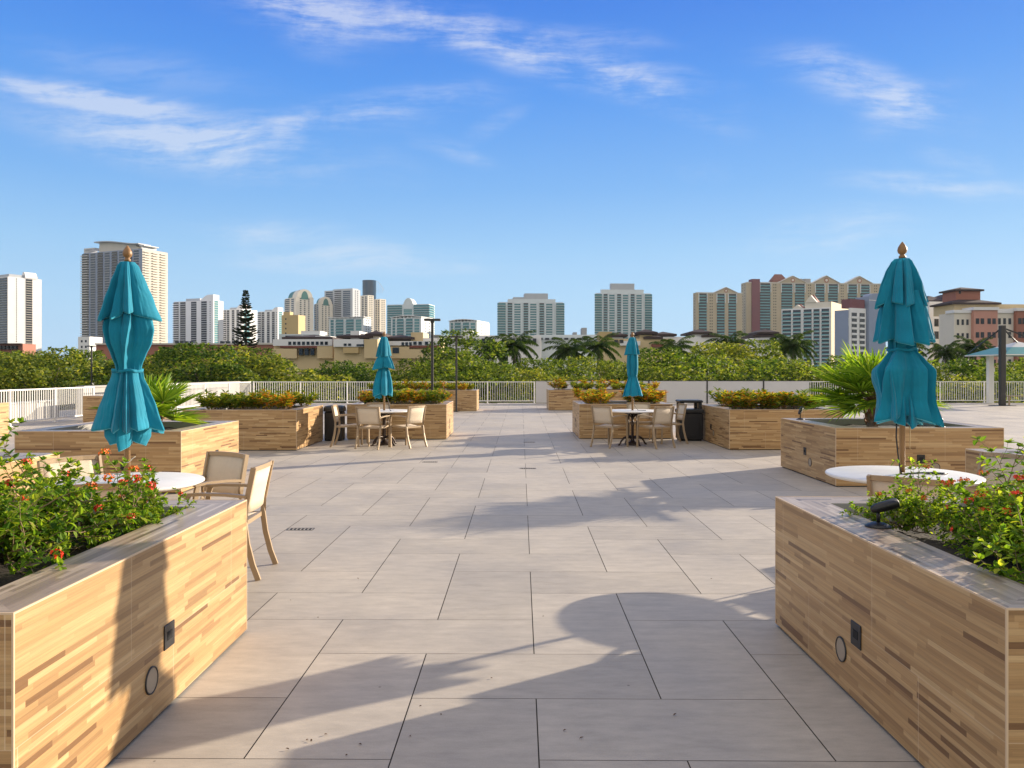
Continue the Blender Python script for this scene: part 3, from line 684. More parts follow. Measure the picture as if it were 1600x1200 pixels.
# near left (scale 200 px per metre on the photo)
umbrella(TL, 'closed teal umbrella with a wasp waist in the near left table', 2.47, .85,
    [dict(prof=[(2.445,.05),(2.41,.075),(2.28,.115),(2.16,.152),(2.06,.185)], n=8, seed=3, amp0=.14, amp1=.36, hem=.07),
     dict(prof=[(2.10,.11),(2.00,.16),(1.92,.175),(1.82,.160),(1.72,.125),(1.63,.094),(1.59,.092)], n=9, seed=14, amp0=.30, amp1=.26, hem=.0, lump=.14, twist=1.2),
     dict(prof=[(1.61,.094),(1.55,.102),(1.45,.134),(1.30,.175),(1.18,.205)], n=10, seed=22, amp0=.18, amp1=.36, hem=.06),
     dict(prof=[(1.32,.10),(1.20,.135),(1.12,.13),(1.07,.10)], n=7, seed=41, amp0=.2, amp1=.4, hem=.07, lump=.1, cx=.0)],
    (1.60, .105), cordz=.90)
# near right (188 px per metre)
umbrella(TR, 'closed teal umbrella in the near right table, in three ragged tiers with a black cable', 2.555, .92,
    [dict(prof=[(2.53,.055),(2.50,.08),(2.42,.115),(2.30,.148),(2.20,.175)], n=8, seed=5, amp0=.12, amp1=.36, hem=.07),
     dict(prof=[(2.26,.12),(2.10,.162),(1.97,.180),(1.88,.198)], n=9, seed=19, amp0=.24, amp1=.34, hem=.06, lump=.04),
     dict(prof=[(1.86,.10),(1.79,.098),(1.76,.102),(1.70,.145),(1.61,.205),(1.52,.200),(1.38,.185),(1.25,.212)], n=10, seed=27, amp0=.14, amp1=.36, hem=.07, lump=.18, twist=1.3),
     dict(prof=[(1.45,.10),(1.30,.13),(1.21,.145)], n=6, seed=47, amp0=.2, amp1=.36, hem=.06, lump=.1)],
    (1.775, .110), cable=[(-.06,-.03,1.25),(-.065,-.03,1.05),(-.05,-.035,.88),(-.032,-.03,.78),(-.02,-.035,.7515),(.05,-.03,.7495),(.16,.02,.7495),(.27,.03,.7495),(.36,-.03,.7495),(.30,-.05,.7495),(.17,-.03,.7495)],
    rope=[(.05,-.02,1.22),(.055,-.02,1.05),(.05,-.025,.96),(.062,-.03,.945)])
# far left
umbrella(FL, 'closed teal umbrella in three flared tiers at the far left table', 2.33, .85,
    [dict(prof=[(2.315,.05),(2.28,.07),(2.10,.11),(1.93,.135)], n=7, seed=61, amp0=.12, amp1=.32, hem=.05),
     dict(prof=[(1.98,.08),(1.90,.12),(1.78,.17),(1.69,.20)], n=6, seed=66, amp0=.18, amp1=.36, hem=.07),
     dict(prof=[(1.72,.09),(1.65,.09),(1.52,.135),(1.35,.175),(1.20,.185),(1.13,.175)], n=7, seed=71, amp0=.2, amp1=.36, hem=.08, lump=.12),
     dict(prof=[(1.3,.06),(1.15,.08),(1.04,.06)], n=6, seed=73, amp0=.2, amp1=.3, hem=.05, cx=-.13)],
    None, cable=[(.03,-.02,1.1),(.09,-.03,.95),(.13,-.10,.80),(.16,-.2,.7505),(.19,-.26,.7485)])
# far right
umbrella(FR, 'closed teal umbrella, slim with a neat flared hem, at the far right table', 2.32, .85,
    [dict(prof=[(2.305,.05),(2.27,.075),(2.12,.112),(1.95,.138)], n=7, seed=81, amp0=.1, amp1=.24, hem=.02),
     dict(prof=[(2.00,.10),(1.90,.115),(1.70,.122),(1.55,.112),(1.45,.095)], n=7, seed=85, amp0=.2, amp1=.24, hem=.0, lump=.05),
     dict(prof=[(1.50,.09),(1.42,.105),(1.30,.145),(1.16,.19),(1.08,.215)], n=7, seed=88, amp0=.14, amp1=.24, hem=.04)],
    None, cable=[(.02,-.02,1.1),(.03,-.04,.85),(.10,-.10,.7505),(.22,-.12,.7485),(.26,-.16,.7485)])

# ------------------------------------------------------------------ plants in the planters
SOIL = PH-.09
def rdir(r, up=.2):
    a = r.uniform(0, 2*pi); z = r.uniform(-.4, 1)*1.0+up; v = Vector((cos(a), sin(a), z)); return v.normalized()
def make_lantana(seed, spread, height, loc, label, nst=15, lean=(0,0), nflow=16):
    """sprawling lantana: bare woody stems below, paired leaves on the outer twigs, red flower heads"""
    r = random.Random(seed)
    t = thing('lantana_bush', loc, label, 'flowering bush')
    st, lf = MB(), MB(); tips = []
    def twig(p, d, L, rad, depth):
        pts = [p.copy()]; nn = max(4, int(L/.036)); dd = d.copy()
        for k in range(nn):
            dd = (dd + Vector((r.uniform(-.22,.22), r.uniform(-.22,.22), r.uniform(-.12,.16)))).normalized()
            p = p+dd*(L/nn); pts.append(p.copy())
        st.tube(pts, [rad*(1-.7*k/nn) for k in range(nn+1)], 5, cap=False)
        for k in range(1, nn+1):
            if depth > 0 and k > nn*.25 and r.random() < (.74 if depth > 1 else .5):
                a = r.uniform(0, 2*pi); x = dd.cross(Vector((.3,.2,1))).normalized(); y = x.cross(dd)
                sd_ = (dd*.55+(x*cos(a)+y*sin(a))*.8+Vector((0,0,.25))).normalized()
                twig(pts[k], sd_, L*r.uniform(.35,.6), rad*.6, depth-1)
            if k > nn*(.55 if depth > 1 else .2 if depth else .05):
                for s_ in (-1, 1):
                    if r.random() < .10: continue
                    a = r.uniform(0, pi); x = dd.cross(Vector((.3,.2,1))).normalized(); y = x.cross(dd)
                    o = (x*cos(a)+y*sin(a))*s_
                    L_ = r.uniform(.026,.050); lf.leaf(pts[k], (o+dd*.45+Vector((0,0,.05))).normalized(), Vector((0,0,1))+o*.2, L_, L_*.62, fold=.12, droop=.25)
        if depth <= 1:
            for k in range(7):
                L_ = r.uniform(.02,.042); lf.leaf(p, (dd+rdir(r)*.9).normalized(), Vector((0,0,1)), L_, L_*.6, fold=.12, droop=.2)
            tips.append((p, dd))
    for k in range(nst):
        a = 2*pi*k/nst+r.uniform(-.3,.3); q = r.uniform(.15, 1.0)
        d = Vector((cos(a)*q*spread+lean[0], sin(a)*q*spread+lean[1], height*r.uniform(.25,1.05)))
        L = d.length; twig(Vector((r.uniform(-.05,.05), r.uniform(-.05,.05), 0)), d.normalized(), L, .006, 2)
    st.build('stem', 'stem', t); lf.build('foliage', 'lantana_leaf', t)
    tips.sort(key=lambda q: -q[0].z*.6-.4*Vector((q[0].x, q[0].y)).length+r.uniform(0,.5))
    used = []
    for p, dd in tips:
        if len(used) >= nflow: break
        if any((p-q).length < .10 for q in used): continue
        used.append(p)
        fl = MB(); R = r.uniform(.018,.030); dd = (dd+Vector((0,0,.6))).normalized(); orange = r.random() < .3
        for k in range(26):
            u_ = rdir(r, .0)
            if u_.dot(dd) < -.15: u_ = -u_
            c_ = p+dd*.012+u_*R
            fl.leaf(c_-u_*.004, (u_.cross(rdir(r))+u_*.25), u_, .0115, .0105, 0, fold=.05); fl.leaf(c_-u_*.003, (u_.cross(rdir(r))+u_*.25), u_, .010, .0095, 0, fold=.05)
        fl.build('flower_head', 'lantana_petal_orange' if orange else 'lantana_petal', t)
    return t
la = make_lantana(11, .48, .25, (-2.40, 3.72, SOIL), 'lantana bush with red flowers in the left planter, nearest the umbrella pole', 20, (.03,.05), 12)
lb = make_lantana(12, .50, .30, (-2.62, 3.12, SOIL), 'leafy lantana bush with red flowers at the left edge of the left planter', 22, (.0,.0), 12)
lc = make_lantana(13, .34, .20, (-2.26, 4.22, SOIL), 'low lantana sprays reaching over the far corner of the left planter', 16, (.04,.0), 7)
ld = make_lantana(14, .46, .25, (-3.05, 3.75, SOIL), 'tall lantana sprays at the back of the left planter near the left edge', 18, (.0,.05), 11)
le = make_lantana(15, .40, .27, (2.60, 3.95, SOIL), 'yellow-green lantana bush with red flowers behind the right ledge spotlight', 22, (-.08,-.04), 8)
lf_ = make_lantana(16, .44, .22, (2.62, 3.22, SOIL), 'lantana bush with red flowers in the right planter at the edge of the photo', 24, (-.12,.0), 11)
for o, q in ((la,.95), (lb,.82), (lc,1), (ld,.78), (le,.85), (lf_,.74)): o['group'] = 'lantana bushes in the front planters'; o.scale = (1, 1, q)
dup(ld, (-3.25, 3.0, SOIL), 2.1, 'lantana bush at the far left of the left planter, mostly cut by the photo edge', scale=(1,1,.75))
dup(la, (-2.55, 3.45, SOIL), 4.4, 'dense lantana with red flowers in the front half of the left planter', scale=.9)
dup(lc, (-2.32, 3.0, SOIL), 2.5, 'low lantana bush nearest the camera in the left planter, beside the ledge')
dup(lc, (-2.02, 4.40, SOIL), 5.2, 'small low lantana spray at the far corner of the left planter', scale=.62)
dup(lc, (-2.75, 3.62, SOIL), .8, 'low lantana filling the middle of the left planter', scale=1.05)
dup(le, (2.18, 4.42, SOIL), 1.2, 'small lantana clump at the far left end of the right planter', scale=.62)
dup(la, (3.15, 3.75, SOIL), 2.6, 'lantana bush at the back of the right planter with flowers in front of the armchair', scale=(.85,.85,.6))
dup(lb, (2.95, 4.20, SOIL), 4.0, 'lantana sprays in front of the near right table edge', scale=(.8,.8,.6))
dup(lc, (2.28, 3.10, SOIL), 1.1, 'low lantana nearest the camera in the right planter, beside the ledge', scale=1.05)
dup(lc, (2.40, 3.55, SOIL), 3.3, 'low lantana growth spilling onto the right ledge beside the spotlight', scale=.85)

def make_croton(seed, leafm, loc, label, h=.48, w=.33, n=11):
    r = random.Random(seed); t = thing('croton', loc, label, 'shrub')
    st, lf = MB(), MB()
    for k in range(n):
        a = 2*pi*k/n+r.uniform(-.4,.4); q = sqrt(r.uniform(.02,1)); tip = Vector((cos(a)*q*w, sin(a)*q*w, h*r.uniform(.62,1.0)*(1.05-.25*q)))
        st.tube([(0,0,-.02),(tip.x*.45, tip.y*.45, tip.z*.55),tip], [.008,.006,.004], 5, cap=False)
        for j in range(34):
            b = r.uniform(0,2*pi); s_ = r.random(); p = tip*(.45+.55*s_)
            d = Vector((cos(b), sin(b), r.uniform(-.15,.75)+s_*.5)).normalized(); L = r.uniform(.08,.15)
            lf.leaf(p, d, Vector((0,0,1)), L, L*.34, fold=.18, droop=r.uniform(.0,.35))
    st.build('stem', 'stem', t); lf.build('foliage', leafm, t); return t
kO = make_croton(21, 'croton_leaf', (4.75, 16.3, SOIL), 'yellow and orange croton in the planter right of the hooded bin'); kO['group'] = 'crotons right of the hooded bin'
kO2 = make_croton(22, 'croton_leaf', (5.25, 16.35, SOIL), 'yellow and orange croton in the planter right of the hooded bin', .46, .34, 11); kO2['group'] = 'crotons right of the hooded bin'
kG = make_croton(23, 'croton_green', (-6.2, 16.3, SOIL), 'green croton in the planter left of the smaller bin'); kG['group'] = 'green crotons left of the smaller bin'
rr_ = random.Random(5)
def crotons(x0, x1, y0, y1, n, protos, label, group, s=(.85,1.2)):
    for k in range(n):
        nx = max(1, round(n/2)); i, row = k % nx, k // nx
        x = x0+(x1-x0)*(i+.5)/nx+rr_.uniform(-.12,.12)+(.12 if row else 0); y = y0+(y1-y0)*(row*.85+.08)+rr_.uniform(-.08,.08)
        dup(rr_.choice(protos), (x, y, SOIL), rr_.uniform(0,6), label, group, rr_.uniform(*s))
crotons(-6.4, -5.35, 16.2, 17.6, 7, [kG], 'green croton in the planter left of the smaller bin', 'green crotons left of the smaller bin', (.75,.95))
crotons(-5.4, -4.6, 16.2, 17.6, 6, [kO, kG, kO2], 'orange-tinged croton in the planter left of the smaller bin', 'orange crotons left of the smaller bin', (.85,1.05))
crotons(4.5, 6.4, 16.2, 18.0, 16, [kO, kO2, kG, kG], 'yellow and orange croton in the planter right of the hooded bin', 'crotons right of the hooded bin', (.75,1.05))
crotons(-3.6, -1.75, 18.6, 20.0, 12, [kO, kO2, kG], 'orange croton in the planter behind the far left table', 'crotons behind the far left table', (.75,1.0))
crotons(1.62, 2.25, 18.7, 20.2, 5, [kO, kO2], 'yellow croton at the left end of the planter behind the far right table', 'crotons left of the far right umbrella', (.75,.95))
crotons(2.75, 3.6, 18.7, 20.2, 7, [kO, kG, kO2], 'yellow-green croton between the far right umbrella and the hooded bin', 'crotons right of the far right umbrella', (.85,1.1))
crotons(-5.8, -1.7, 31.2, 32.3, 16, [kG, kO], 'croton in the long far planter left of the aisle', 'crotons in the far left planter', (.8,1.1))
crotons(1.6, 5.9, 31.9, 33.0, 16, [kG, kO, kO2], 'croton in the long far planter right of the aisle', 'crotons in the far right planter', (.8,1.2))

# fan palms
def make_fan_palm(loc, seed, label, n=26, pet=(.30,.62), bl=(.50,.66), zt=.30, lo=-.35):
    r = random.Random(seed); t = thing('fan_palm', loc, label, 'palm')
    mb = MB(); rings = []
    for k in range(9):
        z = -.03+.04*k+k*zt*.04; R = .075-.003*k; rings.append([(R*(1+.12*((j+k) % 2))*cos(2*pi*j/14), R*(1+.12*((j+k) % 2))*sin(2*pi*j/14), z) for j in range(14)])
    mb.loft(rings, 0); tr_ = mb.build('trunk', 'palm_bark', t)
    mb = MB()
    for k in range(16):
        a = k*2.4; z = .02+.018*k; c_, s_ = cos(a), sin(a)
        mb.tube([(.06*c_,.06*s_,z),(.10*c_,.10*s_,z+.06),(.125*c_,.125*s_,z+.15)], [.02,.017,.006], 5)
    mb.build('leaf_base', 'boot', tr_)
    top = Vector((0,0,zt+.08))
    for k in range(n):
        a = k*2.39996+r.uniform(-.2,.2); el = 1.25-(1.25-lo)*(k/(n-1))**.85+r.uniform(-.1,.1)
        d = Vector((cos(a)*cos(el), sin(a)*cos(el), sin(el))); L = r.uniform(*pet); B = r.uniform(*bl)
        sagp = Vector((0,0,-.10*L*cos(el)))
        p0 = top; p1 = top+d*L*.55; p2 = top+d*L+sagp
        mb = MB(); mb.tube([p0, p1, p2], [.011,.008,.006], 5, 1)
        d2 = (p2-p1).normalized(); side = d2.cross(Vector((0,0,1))).normalized(); nrm = side.cross(d2).normalized()
        NB = 30
        for j in range(NB):
            q = (j/(NB-1)-.5)*radians(290); c_ = cos(q); s_ = sin(q)
            dd = (d2*c_+side*s_+nrm*(.10+.22*abs(s_))).normalized(); Lb = B*(.62+.38*cos(q*.55))*r.uniform(.92,1.04)
            w = .034; x = dd.cross(nrm).normalized(); b = len(mb.v); dr = r.uniform(.12,.34)
            pts = [(0,.25,0),(.3,.85,.0),(.6,1,.06),(.82,.6,.2),(1,.05,.48)]
            for f_, wf, g_ in pts:
                c0 = p2+dd*(Lb*f_)+Vector((0,0,-1))*(Lb*g_*dr)
                mb.v += [tuple(c0+x*w*wf*.5), tuple(c0-nrm*w*.32*wf), tuple(c0-x*w*wf*.5)]
            for i in range(4):
                mb.idx((b+i*3, b+i*3+1, b+i*3+4, b+i*3+3), 0, False); mb.idx((b+i*3+1, b+i*3+2, b+i*3+5, b+i*3+4), 0, False)
        mb.build('frond', ['fan_leaf', 'stem'], t)
    return t
make_fan_palm((5.46, 12.1, SOIL), 4, 'bright green fan palm in the planter behind the near right umbrella', 34, (.36,.64), (.52,.66), .34, -.15)
make_fan_palm((-5.22, 11.5, SOIL), 9, 'fan palm mostly hidden behind the near left umbrella', 18, (.26,.42), (.44,.55), .10, -.1)

# ------------------------------------------------------------------ trees beyond the terrace
def crown_mesh(name, seed, rx, ry, rz, lobes, nleaf, Ls, leafm, flat=.0):
    r = random.Random(seed); mb = MB(); L = []
    for k in range(lobes):
        a = r.uniform(0, 2*pi); z = r.uniform(-.75, .95); q = sqrt(max(0, 1-z*z))*r.uniform(.55, 1.0)
        L.append((Vector((cos(a)*q*rx, sin(a)*q*ry, z*rz)), r.uniform(.22,.42)*min(rx, rz)))
    tot = sum(R*R for _, R in L)
    for c_, R in L:
        for k in range(int(nleaf*R*R/tot)):
            u_ = rdir(r, .15); p = c_+Vector((u_.x*R*1.15, u_.y*R*1.15, u_.z*R*.8))*(r.uniform(.55,1.0)**.5)
            d = (u_*.5+rdir(r, .0)).normalized(); up = (u_+Vector((0,0,.6))+rdir(r)*.5)
            l_ = r.uniform(*Ls); mb.leaf(p, d, up, l_, l_*.55, fold=.12, droop=.2)
    return mb, L
def make_tree(loc, seed, label, h, rx, rz, lobes, nleaf, Ls=(.14,.27), leafm='mangrove_leaf'):
    t = thing('mangrove_tree', loc, label, 'tree')
    mb, L = crown_mesh('crown', seed, rx, rx, rz, lobes, nleaf, Ls, leafm); zc_ = h-rz
    o = mb.build('crown', leafm, t, (0,0,zc_))
    r = random.Random(seed); mb = MB(); mb.tube([(0,0,0),(.1,.05,zc_*.5),(0,.1,zc_+rz*.2)], [.20,.15,.09], 7)
    for c_, R in L[::2]:
        mb.tube([(.05,.05,zc_*.55+r.uniform(-.6,.8)), tuple(Vector((c_.x*.5,c_.y*.5,zc_+c_.z*.4-.3))), (c_.x*.9,c_.y*.9,c_.z*.9+zc_)], [.08,.055,.02], 5)
    mb.build('trunk', 'bark', t); return t
GR = 'mangroves and trees beyond the railing'
LABS = ['dense bushy mangrove with mid green leaves beyond the railing', 'dense mangrove with a broad uneven crown beyond the railing', 'rounded yellow-green mangrove beyond the railing',
        'mangrove with an open clumpy crown beyond the railing', 'low spreading mangrove beyond the railing']
protos = [make_tree((gx(60,46), 46, GROUND), 101, LABS[0], 9.6, 3.3, 3.3, 34, 9000), make_tree((gx(330,47), 47, GROUND), 102, LABS[1], 9.9, 3.9, 3.1, 38, 10000),
          make_tree((gx(700,46), 46, GROUND), 103, LABS[2], 9.3, 3.0, 3.4, 30, 8500), make_tree((gx(1060,47), 47, GROUND), 104, LABS[3], 9.5, 3.5, 3.4, 30, 7800),
          make_tree((gx(1200,45), 45, GROUND), 105, LABS[4], 8.7, 3.7, 2.7, 34, 9000)]
for o in protos: o['group'] = GR
rt = random.Random(77)
# (distance, spacing, base height, variation): four irregular rows
tops = lambda px: 547 if px < 130 else 556 if px < 280 else 546 if px < 430 else 569 if px < 660 else 553 if px < 790 else 563 if px < 1040 else 553 if px < 1320 else 566
for Z, step in ((45.5, 4.3), (52, 4.9), (60, 5.6), (70, 6.4)):
    x = gx(-330, Z)
    while x < gx(1900, Z):
        px = VX+x*FPX/Z; k = rt.randrange(5)
        py = tops(px)+rt.uniform(-6,10)+(12 if Z < 50 else 4 if Z < 55 else 0)
        py += 7; h = gz(py, Z)-GROUND; h0 = (9.6,9.9,9.3,9.5,8.7)[k]; s_ = h/h0
        dup(protos[k], (x+rt.uniform(-.8,.8), Z+rt.uniform(-2,2), GROUND), rt.uniform(0,6.28), LABS[k], GR, (s_*rt.uniform(.9,1.15), s_*rt.uniform(.9,1.15), s_))
        x += step*rt.uniform(.8,1.2)
# a taller clump right of the lamp posts, and the open-crowned pale tree right of the far right umbrella
dup(protos[2], (gx(735,58), 58, GROUND), 1.0, 'taller pale-topped tree right of the two lamp posts', GR, (1.2,1.2,(gz(527,58)-GROUND)/9.3))
dup(protos[1], (gx(1095,62), 62, GROUND), 2.0, 'olive tree with a wide open crown right of the far right umbrella', GR, (1.25,1.25,(gz(541,62)-GROUND)/9.9))
dup(protos[2], (gx(1172,64), 64, GROUND), 4.0, 'tree with a yellowish top in front of the tan tower', GR, (1.05,1.05,(gz(542,64)-GROUND)/9.3))

# feather palms
def make_palm(loc, seed, label, h, fl=2.6, n=25):
    r = random.Random(seed); t = thing('palm_tree', loc, label, 'palm')
    mb = MB(); mb.tube([(0,0,0),(.1,0,h*.5),(0,.05,h)], [.22,.17,.14], 8); mb.build('trunk', 'palm_bark', t)
    for k in range(n):
        a = k*2.39996+r.uniform(-.2,.2); el = 1.2-1.55*(k/(n-1))+r.uniform(-.1,.1); L = fl*r.uniform(.85,1.1); pts = []
        p = Vector((0,0,h)); e_ = el
        for j in range(9): pts.append(p.copy()); p = p+Vector((cos(a)*cos(e_), sin(a)*cos(e_), sin(e_)))*(L/8); e_ -= .19
        mb = MB(); mb.tube(pts, [.035-.0035*j for j in range(9)], 4, 0, False)
        for j in range(1, 34):
            u_ = j/34*8; i = min(7, int(u_)); q = pts[i].lerp(pts[i+1], u_-i); d = (pts[i+1]-pts[i]).normalized(); s_ = d.cross(Vector((0,0,1))).normalized()
            for sg in (-1, 1):
                Lf = .62*fl/2.6*(sin(pi*(.12+.86*j/34))**.6)*r.uniform(.85,1.1)
                mb.leaf(q, (d*.55+s_*sg*.8+Vector((0,0,-.25+r.uniform(-.25,.2)))).normalized(), Vector((0,0,1)), Lf, .085, fold=.1, droop=.35)
        mb.build('frond', 'palm_leaf', t)
    return t
GP = 'feather palms in front of the low buildings'
pz = 84.0
pp = make_palm((gx(803,pz), pz, GROUND), 1, 'tallest feather palm, in front of the wide teal tower', gz(541,pz)-GROUND, 3.1); pp['group'] = GP
hp = gz(541,pz)-GROUND
for px, py, Z, lab, s_ in ((770,548,88,'small feather palm left of the tallest palm',.85), (890,549,86,'feather palm right of the tallest palm',1.0), (934,543,90,'feather palm left of the far right umbrella',1.0),
                       (1052,549,80,'feather palm with fronds over the ochre building right of the far right umbrella',.9), (1140,540,88,'feather palm in front of the tan tower',.95), (1240,541,84,'feather palm below the tan and maroon towers',.9),
                       (1222,545,92,'darker feather palm left of the one below the maroon tower',.8), (1478,552,95,'feather palm in front of the white and maroon building',.8), (1520,545,100,'feather palm in front of the pink building',.95), (1418,548,92,'feather palm behind the near right umbrella',.9)):
    dup(pp, (gx(px,Z), Z, GROUND), px*.37, lab, GP, (s_, s_, (gz(py,Z)-GROUND)/hp))
# tall tiered pine
t = thing('norfolk_pine', (gx(384,125), 125, GROUND), 'tall dark tiered pine standing in front of the white towers', 'pine tree')
H_ = gz(453,125)-GROUND; rp_ = random.Random(8)
mb = MB(); mb.tube([(0,0,0),(.05,0,H_*.5),(0,0,H_)], [.28,.2,.04], 8); mb.build('trunk', 'bark', t)
mb = MB(); z = H_-.25; k = 0
while z > H_-10.6:
    R = min(2.1, .18+(H_-z)*.26)*rp_.uniform(.82,1.1); nb = rp_.choice((5,6,7)) if R > .6 else 4
    for j in range(nb):
        a = 2*pi*j/nb+k*.5+rp_.uniform(-.2,.2); Rb = R*rp_.uniform(.75,1.1); pts = [Vector((0,0,z))]
        for i in range(1, 7): q = i/6; pts.append(Vector((cos(a)*Rb*q, sin(a)*Rb*q, z-Rb*(.10+.22*(j*k % 3)/2)*sin(q*2.4)+Rb*.16*q*q)))
        mb.tube(pts, [.035-.004*i for i in range(7)], 4, 1, False)
        for i in range(int(24+Rb*70)):
            q = rp_.uniform(.12,1)*6; ii = min(5, int(q)); p = pts[ii].lerp(pts[ii+1], q-ii); d = (pts[ii+1]-pts[ii]).normalized(); s_ = d.cross(Vector((0,0,1))).normalized()*rp_.choice((-1,1))
            mb.leaf(p, (d*.8+s_*.6+Vector((0,0,rp_.uniform(-.05,.6)))), Vector((0,0,1)), rp_.uniform(.26,.5)*(1-.3*q/6), .19, 0, .3)
    z -= (.26+.010*k)*rp_.uniform(.7,1.3); k += 1
mb.build('crown', ['pine_needle', 'bark'], t)

# ------------------------------------------------------------------ skyline
P('w_white', (.74,.73,.72), .7, var=.04, scale=.1); P('w_cream', (.68,.62,.52), .7, var=.05, scale=.1); P('w_beige', (.54,.50,.43), .7, var=.05, scale=.1)
P('w_tan', (.45,.37,.25), .75, var=.06, scale=.1); P('w_grey', (.42,.44,.47), .7, var=.05, scale=.1); P('w_bluegrey', (.24,.29,.40), .7, var=.05, scale=.1)
P('w_maroon', (.17,.045,.055), .7, var=.08, scale=.1); P('w_rust', (.34,.135,.09), .75, var=.08, scale=.1); P('w_pink', (.52,.26,.20), .75, var=.06, scale=.1)
P('w_ochre', (.52,.38,.18), .75, var=.06, scale=.1); P('w_yellow', (.62,.48,.27), .75, var=.06, scale=.1); P('w_pale', (.58,.63,.64), .7, var=.05, scale=.1)
P('r_dark', (.045,.028,.026), .8, var=.2, scale=.5); P('r_red', (.20,.065,.045), .8, var=.2, scale=.5); P('r_grey', (.30,.31,.32), .8, var=.1, scale=.3); P('r_green', (.035,.16,.14), .5)
P('g_teal', (.03,.15,.175), .12, spec=.5); P('g_dark', (.012,.018,.026), .12, spec=.35); P('g_blue', (.018,.05,.095), .10, spec=.35); P('g_pale', (.09,.25,.27), .15, spec=.5)
P('rail_glass', (.10,.29,.32), .2, spec=.5); P('slab', (.60,.60,.59), .7); P('slab_tan', (.60,.55,.47), .7)
class Facade:
    """one face of a building: u along it, n out of it, z up; collects glazing strips, windows and balconies as parts"""
    def __init__(s, M, width): s.M, s.w = M, width
class Building:
    def __init__(s, name, label, pxl, pxc, pxr, ytop, Z, yaw, side, wall, cat='building', group=None, ybase=None):
        a = radians(yaw); s.Z = Z; cx = gx(pxc, Z); s.side = side
        k0, k1 = (pxl-VX)/FPX, (pxr-VX)/FPX
        if side == 'R':                                   # right face visible; corner between the two faces is nearest
            s.w = (cx-k0*Z)/(cos(a)+k0*sin(a)); s.d = (k1*Z-cx)/(sin(a)-k1*cos(a)) if abs(sin(a)-k1*cos(a)) > 1e-4 else 15
            rz = -a
        else:
            s.w = (k1*Z-cx)/(cos(a)-k1*sin(a)); s.d = (k0*Z-cx)/(-sin(a)-k0*cos(a)) if abs(sin(a)+k0*cos(a)) > 1e-4 else 15
            rz = a
        s.d = max(6, min(60, abs(s.d))); s.h = gz(ytop, Z)-GROUND
        s.t = thing(name, (cx, Z, GROUND), label, cat, group, rz)
        s.x0, s.x1 = (-s.w, 0) if side == 'R' else (0, s.w)
        mb = MB(); mb.box(s.x0, s.x1, 0, s.d, 0, s.h); mb.build('wall', wall, s.t)
        s.q = {}
        x0 = s.x0
        s.F = Facade(lambda u, n, z: (x0+u, -n, z), s.w)
        s.S = Facade((lambda u, n, z: (n, u, z)) if side == 'R' else (lambda u, n, z: (-n, u, z)), s.d)
    def zpx(s, py): return gz(py, s.Z)-GROUND
    def add(s, kind, boxes, mats): s.q.setdefault(kind, []).append((boxes, mats))
    def one(s, name, boxes, mats, M=None):
        mb = MB()
        for b in boxes: mb.box(*b[:6], b[6] if len(b) > 6 else 0, M)
        return mb.build(name, mats, s.t)
    def strip(s, f, u0, u1, glass, slabm, fl, z0=0.0, z1=None, slabh=.35, proud=.12, sl_out=.3):
        z1 = z1 or s.h-1.0; b = [(u0,u1,0.01,proud,z0,z1,0)]; z = z1
        while z > z0+1: b.append((u0-.05,u1+.05,0.012,sl_out,z-slabh,z,1)); z -= fl
        mb = MB()
        for q in b: mb.box(*q, f.M)
        mb.build('glass_bay', [glass, slabm], s.t)
    def balconies(s, f, u0, u1, fl, rail, slabm, z0=4.0, z1=None, out=1.4, glass='g_dark', railh=1.0):
        z1 = z1 or s.h-1.0
        mb = MB(); mb.box(u0, u1, .01, .06, z0, z1, 0, f.M); mb.build('glass_bay', glass, s.t)
        z = z1-fl
        while z > z0-.1:
            s.add('balcony', [(u0,u1,.07,out,z-.22,z,0),(u0,u1,out-.08,out,z+.01,z+railh,1),(u0,u0+.1,.07,out-.09,z+.01,z+railh,1),(u1-.1,u1,.07,out-.09,z+.01,z+railh,1)], [slabm, rail], ); s.q['balcony'][-1] += (f.M,); z -= fl
    def windows(s, f, u0, u1, n, fl, ww, wh, glass='g_dark', z0=4.0, z1=None, sill=1.0):
        z1 = z1 or s.h-1.0; z = z1-fl
        while z > z0-.1:
            for k in range(n):
                uc = u0+(u1-u0)*(k+.5)/n
                s.add('window', [(uc-ww/2,uc+ww/2,.01,.07,z+sill,z+sill+wh,0)], [glass]); s.q['window'][-1] += (f.M,)
            z -= fl
    def done(s):
        for kind, lst in s.q.items():
            lst.sort(key=lambda e: -max(b[5] for b in e[0]))
            head, rest = lst[:98], lst[98:]
            for e in head:
                mb = MB()
                for b in e[0]: mb.box(*b, e[2])
                mb.build(kind, e[1], s.t)
            if rest:
                mats = []; mb = MB()
                for e in rest:
                    for b in e[0]:
                        m_ = e[1][b[6]]
                        if m_ not in mats: mats.append(m_)
                        mb.box(*b[:6], mats.index(m_), e[2])
                o = mb.build(kind, mats, s.t); o['kind'] = 'stuff'
        return s.t
    def prism(s, name, mat, prof, y0, y1):
        """profile (x, z) extruded along depth"""
        mb = MB(); mb.loft([[(x, y, z) for x, z in prof] for y in (y0, y1)], 0, True, False); return mb.build(name, mat, s.t)
